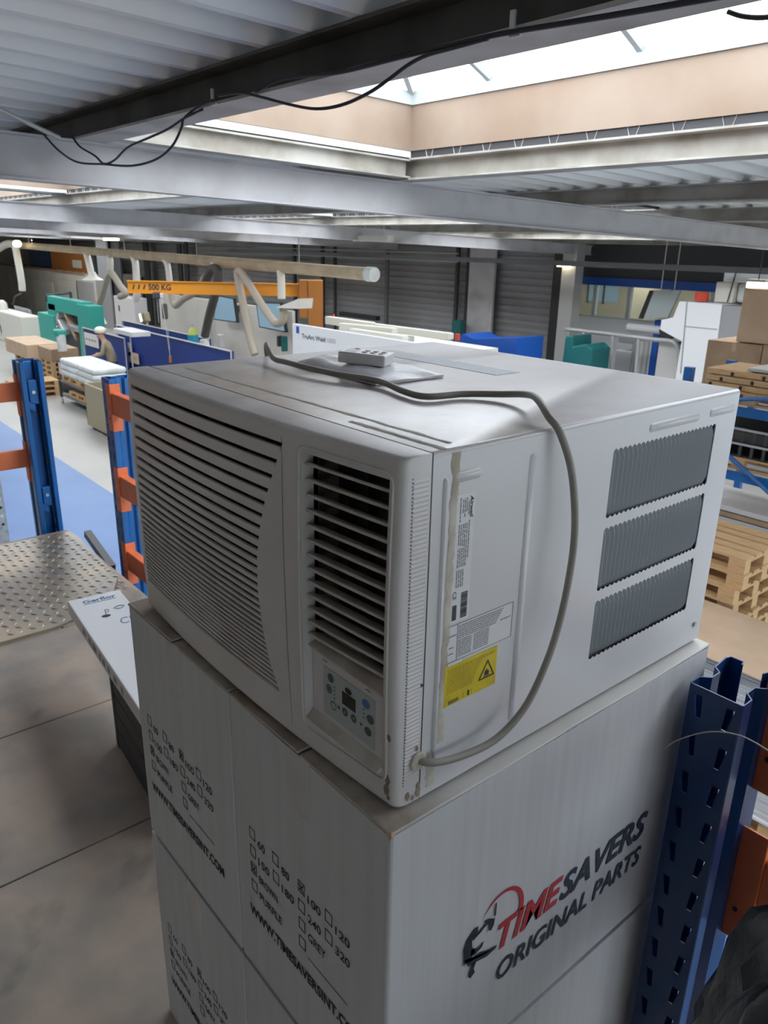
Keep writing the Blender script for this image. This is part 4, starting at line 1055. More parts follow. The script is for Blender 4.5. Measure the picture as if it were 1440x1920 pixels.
# ---- blue pallet racking behind the stack
RY0, RY1 = 8.0, 9.0
rk = thing('pallet_rack', 'blue pallet racking with loaded shelves, seen right of the air conditioner', 'pallet rack', (-3.0, 8.5, GZ))
for x in (-4.05, -1.25):
    for y in (RY0, RY1): MB().box((x-0.05, y-0.04, GZ), (x+0.05, y+0.04, 0.38)).build('post', 'rack_blue', rk)
    for z0_, z1_ in ((-2.2, -1.4), (-1.3, -0.5), (-0.4, 0.3)): MB().cyl((x, RY0, z0_), (x, RY1, z1_), 0.02, 6).build('brace', 'rack_blue', rk)
LV = [-1.52, -0.72, 0.02]
for z in LV:
    for y in (RY0, RY1): MB().box((-4.0, y-0.025, z-0.10), (-1.3, y+0.025, z)).build('beam', 'rack_blue', rk)
for a_, b_ in (((-3.75, 7.93, 0.05), (-2.3, 7.93, 0.30)), ((-3.7, 7.93, -0.35), (-1.6, 7.93, -1.6))): MB().cyl(a_, b_, 0.025, 6).build('front_brace', 'rack_blue', rk)
for z, pos in ((LV[0], 'lowest'), (LV[1], 'middle'), (LV[2], 'top')):
    for x in (-3.35, -2.05):
        c = copy_tree(pal0); c.location = (x, 8.5, z+0.002); c.rotation_euler = (0, 0, 0); c['group'] = 'pallets on the blue racking'
        c['label'] = 'wooden pallet on the %s shelf of the blue racking, %s half' % (pos, 'left' if x < -3 else 'right')
        zz = z+0.148
        if pos == 'top':
            cr = thing('wooden_crate', 'pale slotted wooden crate on the %s half of the top rack shelf' % ('left' if x < -3 else 'right'), 'crate', (x, 8.5, zz), 'crates on the racking')
            for k in range(3): MB().box((x-0.55, 8.12, zz+0.005+k*0.075), (x+0.55, 8.88, zz+0.070+k*0.075)).build('side_board', 'wood', cr, bevel=0.004, seg=1)
            for k in range(9): MB().box((x-0.5+0.12*k, 8.112, zz+0.02+0.07*(k % 3)), (x-0.47+0.12*k, 8.122, zz+0.06+0.07*(k % 3))).build('hand_slot', 'black', cr)
            if x < -3:
                o = MB().box((x-0.1, 8.15, zz+0.232), (x+0.55, 8.85, zz+0.27)).build('grey_board', 'steel_light', bevel=0.01); tag(o, 'pale grey board lying on the left wooden crate of the racking', 'board')
        elif pos == 'middle':
            for q in range(2):
                cr = thing('black_tray', '%s black wire tray in the %s half of the middle shelf' % ('lower' if q == 0 else 'upper', 'left' if x < -3 else 'right'), 'tray', (x, 8.5, zz+q*0.17), 'black trays on the racking')
                z_ = zz+q*0.17
                MB().box((x-0.56, 8.12, z_+0.002), (x+0.56, 8.88, z_+0.02)).build('floor_panel', 'black', cr)
                MB().box((x-0.58, 8.10, z_+0.14), (x+0.58, 8.115, z_+0.165)).build('rim', 'steel_light', cr)
                for k in range(9): MB().box((x-0.56+0.135*k, 8.105, z_+0.01), (x-0.53+0.135*k, 8.125, z_+0.15)).build('bar', 'charcoal', cr)
                MB().box((x-0.56, 8.80, z_+0.02), (x+0.56, 8.81, z_+0.15)).build('back_panel', 'black', cr)
        else:
            for q in range(3):
                o = MB().box((x-0.6, 8.08, zz+0.002+q*0.07), (x+0.6, 8.9, zz+0.06+q*0.07)).build('board_bundle', ['steel_light', 'wood_old', 'light_machine'][q], bevel=0.006)
                tag(o, '%s bundle of boards in the %s half of the lowest rack shelf' % (['grey bottom', 'brown middle', 'pale top'][q], 'left' if x < -3 else 'right'), 'boards', 'bundles on the racking')
# ---- tall shelf with big brown cartons behind the racking
sf = thing('steel_shelf', 'steel shelf behind the racking that carries the big brown cartons', 'shelf', (-3.6, 11.0, GZ))
MB().box((-5.4, 10.3, -0.32), (-1.0, 11.9, -0.26)).build('deck_panel', 'galv', sf)
for x in (-4.95, -1.1):
    for y in (10.4, 11.8): MB().box((x-0.05, y-0.05, GZ), (x+0.05, y+0.05, -0.32)).build('post', 'rack_blue', sf)
def big_carton(x0, x1, y0, y1, z0, z1, label, m):
    c = thing('big_carton', label, 'carton', ((x0+x1)/2, (y0+y1)/2, z0), 'big brown cartons')
    MB().box((x0, y0, z0), (x1, y1, z1-0.01)).build('body', m, c, bevel=0.008)
    xm = (x0+x1)/2
    for a_, b_ in ((x0, xm-0.004), (xm+0.004, x1)): MB().box((a_, y0, z1-0.009), (b_, y1, z1)).build('flap', m, c)
    MB().box((xm-0.03, y0-0.002, z1-0.12), (xm+0.03, y0, z1)).build('tape', 'kraft_light', c)
p = aty(1322, 640, 10.4)
xl_ = aty(1321, 680, 10.4).x; xm_ = aty(1386, 600, 10.45).x
big_carton(xl_, xl_+0.80, 10.4, 11.3, -0.258, 0.44, 'big brown carton on the steel shelf, next to the white machine cabinet', 'kraft')
big_carton(xl_+0.81, -3.1, 10.4, 11.3, -0.258, 0.45, 'big brown carton at the right picture edge, under the taller one', 'kraft')
big_carton(xm_, -3.3, 10.45, 11.3, 0.455, 1.18, 'tall carton on top at the right edge, coloured light brown for the light on it', 'kraft_light')  # lighter board colour carries the light falling on this carton
wlp = thing('work_lamp', 'small lit lamp above the tall brown carton', 'lamp', aty(1415, 540, 10.9))
q = aty(1418, 540, 10.9); MB().box((q.x-0.13, 10.85, q.z), (q.x+0.13, 11.0, q.z+0.08)).build('diffuser', 'lamp_warm', wlp, bevel=0.01); MB().box((q.x-0.14, 10.84, q.z+0.08), (q.x+0.14, 11.02, q.z+0.12)).build('housing', 'steel_light', wlp); MB().cyl((q.x, 10.93, q.z+0.12), (q.x, 10.93, zr(10.93)), 0.008, 6).build('cord', 'cable', wlp)

# ---- white machine cabinet at right
YM = 14.0
wm = thing('machine_cabinet', 'tall white machine cabinet with slanted left shoulder and grey side', 'machine', (-7.4, YM, GZ))
f = lambda u, v, Y=YM: aty(u, v, Y)
pl = [f(1262, 712), f(1278, 640), f(1238, 618), f(1240, 600), f(1262, 595), f(1274, 565), f(1354, 571), f(1336, 725)]
pl[0].z = GZ; pl[-1].z = GZ
MB().prism(pl, (0, 1.2, 0)).build('body', 'white_machine', wm)
MB().prism([f(1287, 566, YM-0.01), f(1289, 566, YM-0.01), f(1277, 700, YM-0.01), f(1275, 700, YM-0.01)], (0, 0.012, 0)).build('door_gap', 'grey_machine', wm)
MB().prism([f(1284, 611, YM-0.01), f(1344, 617, YM-0.01), f(1344, 618, YM-0.01), f(1284, 612, YM-0.01)], (0, 0.012, 0)).build('door_gap', 'ink_grey', wm)
gx = pl[6].x
MB().box((gx+0.01, YM+0.02, GZ), (gx+0.95, YM+1.2, pl[6].z-0.02)).build('grey_side', 'grey_machine', wm)
mb = MB(); q = f(1300, 565); mb.cyl((q.x, YM+0.3, q.z), (q.x, YM+0.3, q.z+0.16), 0.13, 14); mb.build('red_beacon', 'red', wm)
# beige dust hopper standing on the cabinet
hp = thing('dust_hopper', 'pale boxy hopper with blue-grey bag on top of the white cabinet', 'hopper', f(1365, 570, YM+0.5))
qa, qb = f(1338, 563, YM+0.4), f(1378, 530, YM+0.4)
MB().box((qa.x, YM+0.4, max(pl[5].z, pl[6].z)+0.01), (qb.x, YM+1.0, qb.z)).build('box', 'cream', hp, bevel=0.02)
MB().box((qa.x+0.12, YM+0.4, qb.z), (qb.x+0.75, YM+1.05, qb.z+0.22)).build('lid', 'sack', hp, bevel=0.03)
MB().box((qb.x, YM+0.5, max(pl[5].z, pl[6].z)+0.01), (qb.x+0.55, YM+1.0, qb.z)).build('bag', 'sack', hp, bevel=0.08)
MB().cyl((qb.x-0.08, YM+0.38, max(pl[5].z, pl[6].z)+0.02), (qb.x+0.02, YM+0.38, qb.z+0.35), 0.012, 6).build('strap', 'charcoal', hp)

# ---- hanging information screen, tilted
ts = thing('hanging_screen', 'large grey tilted screen hanging in front of the office windows', 'screen', f(1245, 570, 15.0))
Q = [f(1206, 598, 15.0), f(1252, 595, 15.0), f(1276, 545, 15.0), f(1226, 545, 15.0)]
nrm = (Q[1]-Q[0]).cross(Q[3]-Q[0]).normalized()
MB().prism(Q, (0, 0.05, 0)).build('panel', 'membrane', ts)
MB().prism([Q[0]-Vector((0.12, 0.01, 0)), Q[0]-Vector((0, 0.01, 0)), Q[3]-Vector((0, 0.01, 0)), Q[3]-Vector((0.10, 0.01, 0))], (0, 0.08, 0)).build('edge', 'black', ts)
for t in (0.25, 0.75):
    h = Q[3].lerp(Q[2], t); MB().cyl((h.x, 15.02, h.z), (h.x, 15.02, zr(15)), 0.012, 6).build('hanger', 'steel_light', ts)

# ---- office front with windows
of = thing('wall_office', None, None, (-9, YF, GZ)); struct(of)
x0_, x1_ = -12.6, XR
zst, zsb = 0.93, 0.80
bz1 = f(1075, 517, YF).z; bz0 = f(1075, 530, YF).z; wz0 = f(1075, 588, YF).z; rz0 = f(1075, 616, YF).z
MB().box((x0_, YF, bz1), (x1_, YF+0.15, 2.2)).build('upper_panel', 'charcoal', of)
MB().box((x0_, YF-0.05, bz0-0.02), (x1_, YF+0.1, bz1)).build('blue_fascia', 'bright_blue', of)
MB().box((x0_, YF, GZ), (x1_, YF+0.15, wz0)).build('parapet', 'white_machine', of)
MB().box((x0_, YF-0.03, wz0-0.03), (x1_, YF+0.2, wz0)).build('sill', 'frame_white', of)
for x in (-12.1, -11.55, -10.55, -9.5, -8.4, -6.8, -5.0, -3.0, -1.0, 1.5, 4.0): MB().box((x-0.05, YF, wz0), (x+0.05, YF+0.1, bz0)).build('mullion', 'frame_white', of)
for a_, b_ in zip((-12.6, -11.55, -10.55, -9.5, -8.4, -5, -1), (-11.55, -10.55, -9.5, -8.4, -5, -1, 7)): MB().box((a_, YF+0.04, wz0), (b_, YF+0.05, bz0)).build('pane', 'window_glass', of)
MB().box((-16.2, YF+0.15, GZ), (-16.0, 20.6, 2.2)).build('partition', 'beige', of)
bw = MB().box((-16.0, 20.5, GZ), (XR, 20.6, 2.2)).build('office_back_wall', 'beige', of)
for a_, b_ in ((f(1104, 545, 20.45).x, f(1130, 545, 20.45).x), (f(1134, 545, 20.45).x, f(1158, 545, 20.45).x)): MB().box((a_, 20.47, 0.10), (b_, 20.5, 1.0)).build('inner_pane', 'monitor_glass', of); MB().box((a_-0.08, 20.46, 0.04), (a_, 20.5, 1.06)).build('inner_frame', 'charcoal', of)
MB().box((f(1180, 560, 18).x, 18.0, GZ), (f(1222, 560, 18).x, 18.4, 1.0)).build('cupboard', 'beige', of)
# ceiling lamp added and widened to brighten the office inside
ol = thing('office_fill_lamp', 'added ceiling lamp brightening the office behind the glass', 'lamp', (-11, 17.6, 1.3)); MB().box((-14, 17.4, 1.32), (-8, 17.9, 1.36)).build('diffuser', 'tube_lit', ol); MB().box((-14.02, 17.38, 1.36), (-7.98, 17.92, 1.40)).build('housing', 'white_machine', ol)

# ---- platform with handrail and teal machine in front of the office
hrY = 14.6
rl = thing('platform_railing', 'grey tubular handrail with curved end in front of the office', 'railing', f(1160, 640, hrY))
MB().tube(smoothpath([f(1060, 617, hrY), f(1150, 627, hrY), f(1230, 637, hrY), f(1262, 641, hrY), f(1273, 660, hrY), f(1272, 705, hrY), Vector((f(1272, 705, hrY).x, hrY, GZ))], 5), 0.05, 8).build('top_rail', 'steel_light', rl, smooth=True)
for u, v in ((1095, 621), (1150, 628), (1198, 634)):
    q = f(u, v, hrY); MB().cyl((q.x, hrY, q.z), (q.x+0.1, hrY, GZ), 0.045, 8).build('post', 'steel_light', rl)
MB().tube([f(1100, 628, hrY), f(1105, 655, hrY), f(1130, 660, hrY), f(1150, 648, hrY)], 0.035, 6).build('brace', 'steel_light', rl)
q0, q1 = f(1237, 642, hrY+0.1), f(1272, 700, hrY+0.1)
MB().box((q0.x, hrY+0.08, GZ), (q1.x, hrY+0.12, q0.z)).build('side_panel', 'light_machine', rl)
MB().tube(smoothpath([f(1276, 640, hrY+0.2), f(1279, 668, hrY+0.2), f(1275, 708, hrY+0.2)], 4), 0.05, 6).build('green_edge', 'teal_dark', rl)
tq = thing('teal_machine', 'low teal machine with stepped top behind the grey column, right', 'machine', f(1085, 650, 13.6))
q0, q1 = f(1052, 648, 13.6), f(1108, 660, 13.6)
MB().prism([Vector((q0.x, 13.6, GZ)), Vector((q1.x, 13.6, GZ)), f(1110, 655, 13.6), f(1098, 645, 13.6), f(1074, 650, 13.6), f(1074, 630, 13.6), f(1060, 630, 13.6)], (0, 0.7, 0)).build('body', 'teal_dark', tq, bevel=0.03)
gm = thing('grey_console', 'grey machine console with round pipes behind the handrail', 'console', f(1180, 650, 15.4))
q0, q1 = f(1155, 655, 15.4), f(1180, 700, 15.4); MB().box((q0.x, 15.4, GZ), (q1.x, 15.8, q0.z)).build('pedestal', 'steel_light', gm, bevel=0.02)
q0, q1 = f(1160, 632, 15.3), f(1215, 625, 15.3); MB().box((q0.x, 15.3, q0.z-0.12), (q1.x, 15.9, q0.z+0.05)).build('table_plate', 'grey_machine', gm, bevel=0.02)
MB().cyl(f(1178, 613, 15.2), f(1255, 621, 15.2), 0.09, 12).build('roller', 'white_machine', gm, smooth=True, sm_angle=40)
for u in (1192, 1205, 1215, 1225): q = f(u, 640, 15.3); MB().cyl((q.x, 15.3, GZ), (q.x, 15.3, q.z), 0.06, 8).build('leg', ['grey_machine', 'light_machine', 'cream', 'steel_light'][u % 4], gm)
q = f(1258, 622, 15.2); MB().obox(q, (1, 0, 0.5), (0, 1, 0), (-0.5, 0, 1), 0.22, 0.1, 0.14).build('roller_head', 'charcoal', gm, bevel=0.03)
q = f(1232, 600, 15.2); MB().box((q.x-0.05, 15.2, GZ), (q.x+0.09, 15.3, q.z)).build('blue_post', 'bright_blue', gm)

# ---- steel column, wall posts, cable tray
YC = 15.6
col = thing('trim_1', None, None, f(1050, 600, YC)); struct(col)
xa, xb_ = f(1043, 660, YC).x, f(1058, 560, YC).x + 0.30
mb = MB(); xw0 = f(1046, 600, YC).x; xw1 = f(1071, 600, YC).x
mb.box((xw0, YC-0.02, GZ), (xw1, YC+0.30, zr(YC)-PUR)); mb.build('column', 'steel_light', col)
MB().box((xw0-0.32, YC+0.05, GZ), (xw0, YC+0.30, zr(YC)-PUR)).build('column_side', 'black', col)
q = f(1056, 497, YC-0.15); lampc = thing('column_lamp', 'small lit lamp at the head of the grey column', 'lamp', q); MB().box((q.x-0.16, YC-0.2, q.z-0.04), (q.x+0.16, YC-0.04, q.z+0.05)).build('diffuser', 'lamp_warm', lampc, bevel=0.01); MB().box((q.x-0.17, YC-0.21, q.z+0.05), (q.x+0.17, YC-0.03, q.z+0.08)).build('housing', 'steel_light', lampc)
def post(u0, u1, v, Y, m, name='wall_post', label='', cat='post', top=None):
    a_, b_ = f(u0, v, Y).x, f(u1, v, Y).x
    o = MB().box((a_, Y, GZ), (b_, Y+0.08, zr(Y)-PUR-0.02 if top is None else top)).build(name, m); tag(o, label, cat); return o
post(878, 925, 540, 16.3, 'steel_paint', 'wall_duct', 'wide pale grey duct standing against the ribbed wall', 'duct')
post(852, 857, 540, 16.4, 'charcoal', 'wall_pipe', 'thin dark wall pipe, left one of the pair beside the grey duct', 'pipe')
post(872, 877, 540, 16.4, 'charcoal', 'wall_pipe', 'thin dark wall pipe, right one of the pair beside the grey duct', 'pipe')
post(721, 726, 540, 16.2, 'grey_tube', 'wall_pipe', 'thin grey pipe on the ribbed wall right of the tan duct end', 'pipe')
post(602, 606, 540, 16.4, 'charcoal', 'wall_pipe', 'thin dark pipe on the ribbed wall beside the orange crane post', 'pipe')
post(549, 553, 500, 16.3, 'charcoal', 'wall_pipe', 'dark hanger pipe on the wall, left of the orange crane post', 'pipe')
post(625, 628, 540, 16.4, 'charcoal', 'wall_pipe', 'thinnest dark pipe on the ribbed wall right of the crane post', 'pipe')
for u0, u1, w in ((270, 279, 'leftmost'), (333, 340, 'middle'), (345, 352, 'rightmost')): post(u0, u1, 500, 16.2, 'charcoal', 'wall_pipe', '%s dark upright pipe on the wall above the orange jib' % w, 'pipe')
post(183, 203, 500, 13.7, 'grey_machine', 'wall_post', 'broad grey steel post left of the hose arm with the white hood', 'post')
post(205, 226, 500, 13.9, 'charcoal', 'wall_post', 'broad dark steel post behind the hose arm with the white hood', 'post')
a_ = f(430, 470, 13.8); b_ = f(1500, 501, 13.8)
o = MB().box((a_.x, 13.8, a_.z-0.05), (b_.x, 13.9, a_.z+0.06)).build('cable_tray', 'charcoal'); tag(o, 'long dark cable tray running under the roof along the back', 'cable tray')
a_ = f(455, 462, 14.5); b_ = f(900, 478, 14.5)
for dz in (0, -0.22): 
    o = MB().cyl((f(480, 462, 15.8).x, 15.8, 1.45+dz), (f(860, 462, 15.8).x, 15.8, 1.45+dz), 0.02, 6).build('wall_conduit', 'steel_light'); tag(o, '%s thin pale conduit along the ribbed wall' % ('upper' if dz == 0 else 'lower'), 'conduit')
lf = thing('hanging_luminaire', 'pale hanging strip lamp housing under the roof, above the ribbed wall', 'lamp', f(698, 447, 9.0))
q0, q1 = f(665, 444, 9.0), f(731, 450, 9.0)
MB().box((q0.x, 8.95, q0.z-0.08), (q1.x, 9.1, q0.z+0.03)).build('housing', 'cream', lf, bevel=0.01)
MB().cyl((q0.x+0.3, 9.02, q0.z), (q0.x+0.3, 9.02, zr(9)), 0.01, 6).build('hanger', 'steel_light', lf); MB().cyl((q1.x-0.2, 9.02, q0.z), (q1.x-0.2, 9.02, zr(9)), 0.01, 6).build('hanger', 'steel_light', lf)

# ---- white welding cell behind the unit
YW = 9.6
zt = f(548, 607, YW).z
wc = thing('welding_cell', 'long white welding cell with a blue square logo behind the air conditioner', 'machine', (-12, YW+1, GZ))
xw = f(548, 607, YW).x; XE = -10.6
MB().box((xw, YW, GZ), (XE, YW+0.12, zt)).build('front_fascia', 'white_machine', wc)
MB().box((xw, YW+0.12, GZ), (XE, YW+2.4, zt-0.25)).build('enclosure', 'cream', wc)
for k in range(2):
    xa_ = xw+0.4+2.0*k; MB().box((xa_, YW-0.02, GZ+0.25), (xa_+1.85, YW-0.001, zt-0.62)).build('door_panel', 'light_machine', wc, bevel=0.01)
    MB().box((xa_+0.35, YW-0.03, GZ+1.05), (xa_+1.5, YW-0.02, zt-0.80)).build('door_window', 'charcoal', wc)
MB().box((xw, YW-0.01, GZ), (XE, YW-0.001, GZ+0.2)).build('plinth', 'grey_machine', wc)
q = f(556, 623, YW-0.002); MB().box((q.x-0.01, YW-0.004, q.z-0.02), (q.x+0.11, YW, q.z+0.14)).build('logo_square', 'bright_blue', wc)
q0, q1 = f(566, 641, YW-0.003), f(610, 645, YW-0.003); q2 = f(628, 646, YW-0.003)
text('lettering', 'TruArc Weld', (q1.x-q0.x), 0.10, 'ink_navy', wc, (q0.x, YW-0.003, q0.z+0.09), X3, Z3, bold=0.02)
text('lettering', '1000', (q2.x-q1.x)*0.86, 0.10, 'ink_grey', wc, (q1.x+0.07, YW-0.003, q0.z+0.09), X3, Z3)
def roofbar(u0, v0, u1, v1, Y, th, n='roof_rail'): 
    a_, b_ = f(u0, v0, Y), f(u1, v1, Y); MB().obox((a_+b_)/2, b_-a_, Y3, Z3, (b_-a_).length/2, 0.08, th).build(n, 'cream', wc, bevel=0.02)
roofbar(614, 600, 700, 612, YW+0.9, 0.09); roofbar(640, 612, 740, 622, YW+0.7, 0.08); roofbar(700, 612, 846, 631, YW+1.0, 0.07); roofbar(660, 622, 760, 637, YW+0.5, 0.08)
for u, v in ((675, 618), (690, 628), (750, 634)): q = f(u, v, YW+0.8); MB().box((q.x-0.25, YW+0.6, q.z-0.06), (q.x+0.25, YW+1.0, q.z+0.05)).build('hatch', 'light_machine', wc, bevel=0.02)
q = f(625, 590, YW+1.2); MB().tube([q, q+Vector((0.05, 0, -0.12)), q+Vector((0.25, 0, -0.15))], 0.035, 6).build('red_lever', 'red', wc)
q = f(858, 628, YW+0.6); MB().cyl((q.x, YW+0.6, q.z-0.1), (q.x, YW+0.6, q.z+0.02), 0.05, 8).build('red_knob', 'red', wc)
bb = thing('blue_bin', 'bright blue steel bin behind the right end of the white cell', 'bin', f(910, 650, 12.6))
q0, q1, q2 = f(852, 640, 12.6), f(885, 626, 12.6), f(970, 634, 12.6)
MB().prism([Vector((q0.x, 12.6, GZ)), Vector((q2.x, 12.6, GZ)), q2, f(888, 636, 12.6), f(868, 626, 12.6), q0], (0, 0.9, 0)).build('body', 'bright_blue', bb)
q = f(855, 612, 15.9); o = MB().box((q.x-0.18, 15.9, q.z-0.3), (q.x+0.18, 16.1, q.z+0.18)).build('switch_box', 'teal_dark', bevel=0.02); tag(o, 'small dark teal switch box on the ribbed wall', 'switch box')
q = f(690, 596, 15.6); o = MB().box((q.x-1.6, 15.6, q.z-0.06), (q.x+0.4, 15.8, q.z+0.08)).build('dark_bracket', 'black', bevel=0.02); tag(o, 'dark horizontal bar on the ribbed wall above the white cell', 'bracket')

# ---- orange jib crane
D17 = 20.0; KS = 20.0/17.0
jc = thing('jib_crane', 'orange jib crane marked 500 KG with a chain hoist', 'crane', (atd(583, 600, D17).x, atd(583, 600, D17).y, GZ))
rt = Vector(ROT.col[0]); rt.z = 0; rt.normalize(); fw = Vector((-rt.y, rt.x, 0))
pc = atd(592, 570, D17)
MB().obox((pc.x, pc.y, (GZ+pc.z+0.60)/2), rt, fw, Z3, 0.18, 0.18, (pc.z+0.60-GZ)/2).build('pillar', 'rust_orange', jc)
MB().obox(pc + rt*-0.30 + Vector((0, 0, 0.13)), rt, fw, Z3, 0.11, 0.16, 0.47).build('pivot_plate', 'rust_orange', jc)
ja, jb = atd(240, 542, D17), atd(562, 541, D17); jz = (ja.z+jb.z)/2+0.01
ja.z = jz; jb.z = jz
HB = 0.125*KS
MB().obox((ja+jb)/2, rt, fw, Z3, (jb-ja).length/2, 0.012, HB).build('jib_web', 'crane_orange', jc)
for s_ in (1, -1): MB().obox((ja+jb)/2 + Z3*s_*HB, rt, fw, Z3, (jb-ja).length/2, 0.07, 0.012).build('jib_flange', 'crane_orange', jc)
for k in range(3):
    c_ = ja + rt*(0.15+0.14*k) - fw*0.0135; mb = MB(); mb.add([c_+rt*-0.035-Z3*0.06, c_+rt*0.005-Z3*0.06, c_+rt*0.045+Z3*0.06, c_+rt*0.005+Z3*0.06], [(0,1,2,3)]); mb.build('stripe', 'ink', jc, fixn=False)
text('lettering', '500 KG', 0.59, 0.14, 'ink', jc, ja + rt*0.54 - fw*0.014 - Z3*0.065, rt, Z3, bold=0.03)
h0 = atd(294, 555, D17-0.05); h0.z = jz
MB().obox(h0 - Z3*0.20, rt, fw, Z3, 0.10, 0.09, 0.08).build('hoist_body', 'charcoal', jc, bevel=0.03)
MB().obox(h0 - Z3*0.20 + rt*0.13, rt, fw, Z3, 0.06, 0.06, 0.06).build('hoist_motor', 'light_machine', jc, bevel=0.02)
MB().obox(h0 - Z3*0.60 + rt*0.18, rt, fw, Z3, 0.07, 0.05, 0.20).build('chain_bag', 'hose_dark', jc, bevel=0.04)
for dx, L in ((0, 0.9), (0.05, 1.05), (0.20, 1.6)): MB().cyl(h0 - Z3*0.25 + rt*dx, h0 - Z3*L + rt*(dx*1.2), 0.008, 5).build('chain', 'steel_light', jc)
hk = atd(319, 668, D17); MB().cyl(hk, hk - Z3*0.16, 0.04, 8).build('pendant', 'rust_orange', jc); MB().cyl(h0 - Z3*0.25 + rt*0.12, hk, 0.008, 5).build('pendant_cable', 'steel_light', jc)

# ---- extraction duct with hose arms
YP = 10.0
dm = thing('extraction_duct', 'long tan extraction duct under the roof with a capped right end', 'duct', f(360, 490, YP))
de = f(690, 514, YP); dl = f(22, 457, YP); dl.z = de.z + 0.26
MB().tube([dl, de], 0.135, 14).build('pipe', 'duct', dm, smooth=True, sm_angle=40)
MB().cyl(de, de+Vector((0.22, 0, 0.0)), 0.15, 14).build('end_cap', 'sack', dm, smooth=True, sm_angle=40)
for t in (0.1, 0.3, 0.5, 0.7, 0.9):
    p = dl.lerp(de, t); MB().cyl(p, (p.x, p.y, zr(YP)-0.1), 0.012, 6).build('hanger', 'steel_light', dm)
    MB().cyl(p-Vector((0.04, 0, 0)), p+Vector((0.04, 0, 0)), 0.142, 14).build('joint', 'duct', dm, smooth=True, sm_angle=40)
def duct_at(u): 
    p = f(u, 490, YP); t = (p.x-dl.x)/(de.x-dl.x); return dl.lerp(de, t)
def arm(u, hose, r=0.10, m='hose', hood=None, drop=None, Y=YP-0.15):
    p = duct_at(u)
    a_ = MB().tube(smoothpath([p - Z3*0.05] + [f(x, y, YP-0.05) for x, y in drop], 4), r*0.95, 10).build('extraction_arm', 'hood', dm, smooth=True, sm_angle=60)
    if hose: MB().tube(smoothpath([f(x, y, Y) for x, y in hose], 6), r, 10).build('hose', m, a_, smooth=True, sm_angle=60)
    if hood:
        x, y, w = hood; c_ = f(x, y, Y); MB().tube([c_+Z3*0.2, c_+Z3*0.05, c_-Z3*0.07], [r*0.9, r*1.3, w], 14).build('hood', 'hood', a_, smooth=True, sm_angle=50)
    return a_
arm(163, None, drop=[(166, 490), (171, 512)], hood=(174, 521, 0.38), r=0.13)
arm(205, [(183, 580), (192, 552), (200, 525), (207, 511), (215, 520), (226, 537), (236, 550), (225, 556)], r=0.11, hood=(190, 603, 0.20), drop=[(207, 490), (207, 508)])
arm(250, [(256, 530), (257, 550), (254, 562)], r=0.12, m='hood', drop=[(254, 495), (256, 525)])
arm(308, [(318, 530), (322, 555), (329, 573), (345, 560), (370, 545), (385, 520), (395, 508)], r=0.10, drop=[(314, 497), (318, 527)])
arm(400, [(383, 535), (392, 512), (401, 503), (409, 512), (405, 545), (393, 590), (384, 630)], r=0.12, m='hose_dark', hood=(383, 650, 0.20), drop=[(404, 497), (402, 503)])
arm(525, [(478, 665), (468, 630), (457, 575), (446, 520), (447, 509), (456, 516), (480, 555), (505, 592), (518, 606), (530, 600), (531, 575)], r=0.10, drop=[(527, 520), (528, 560)], Y=YP-0.3)
c_ = f(540, 571, YP-0.5); o = MB().prism([f(517, 577, YP-0.5), f(558, 579, YP-0.5), f(560, 560, YP-0.5), f(545, 566, YP-0.5)], (0, 0.4, 0)).build('hood_flap', 'hood', dm)
lp_ = thing('swivel_arm', 'cream swivel pipe arm at the left picture edge, hanging from the duct start', 'pipe arm', f(20, 470, YP-0.4))
MB().tube(smoothpath([f(-5, 468, YP-0.4), f(12, 458, YP-0.4), f(27, 460, YP-0.4), f(33, 485, YP-0.4), f(40, 525, YP-0.4), f(42, 545, YP-0.4)], 5), 0.15, 10).build('pipe', 'cream', lp_, smooth=True)
MB().cyl(f(30, 457, YP-0.6), f(34, 457, YP-0.6), 0.14, 10).build('lamp', 'lamp_warm', lp_)

# ---- screens on the wall
def monitor(u0, v0, u1, v1, u2, v2, u3, v3, Y, label, side):
    t = thing('wall_monitor', label, 'monitor', f((u0+u1)/2, v0, Y), 'monitors on the back wall')
    Qs = [f(u0, v0, Y), f(u1, v1, Y), f(u2, v2, Y), f(u3, v3, Y)]
    c_ = sum(Qs, Vector())/4
    MB().prism([c_+(q-c_)*1.09+Vector((0, 0.012, 0)) for q in Qs], (0, 0.09, 0)).build('housing', 'black', t)
    MB().prism(Qs, (0, 0.05, 0)).build('display', 'monitor_glass', t)
    MB().box((c_.x-0.1, Y+0.1, c_.z-0.1), (c_.x+0.1, Y+0.5, c_.z+0.1)).build('bracket', 'charcoal', t)
monitor(402, 598, 442, 603, 436, 561, 405, 555, 12.0, 'light blue wall monitor behind the black-topped hose arm', 1)
monitor(487, 612, 533, 621, 524, 570, 481, 568, 12.0, 'light blue wall monitor crossed by the zigzag hose arm', 1)
wp_ = thing('partition', 'pale partition wall behind the monitors and welding bays', 'partition', f(440, 640, 12.5))
q0, q1 = f(300, 590, 12.5), f(548, 590, 12.5); MB().box((q0.x, 12.5, GZ), (q1.x, 12.6, q1.z+0.1)).build('panel', 'wall_paint', wp_)
q0, q1 = f(395, 590, 12.45), f(398, 590, 12.45)
MB().box((q0.x, 12.4, GZ), (q1.x, 12.5, q1.z+0.1)).build('edge_strip', 'steel_light', wp_)
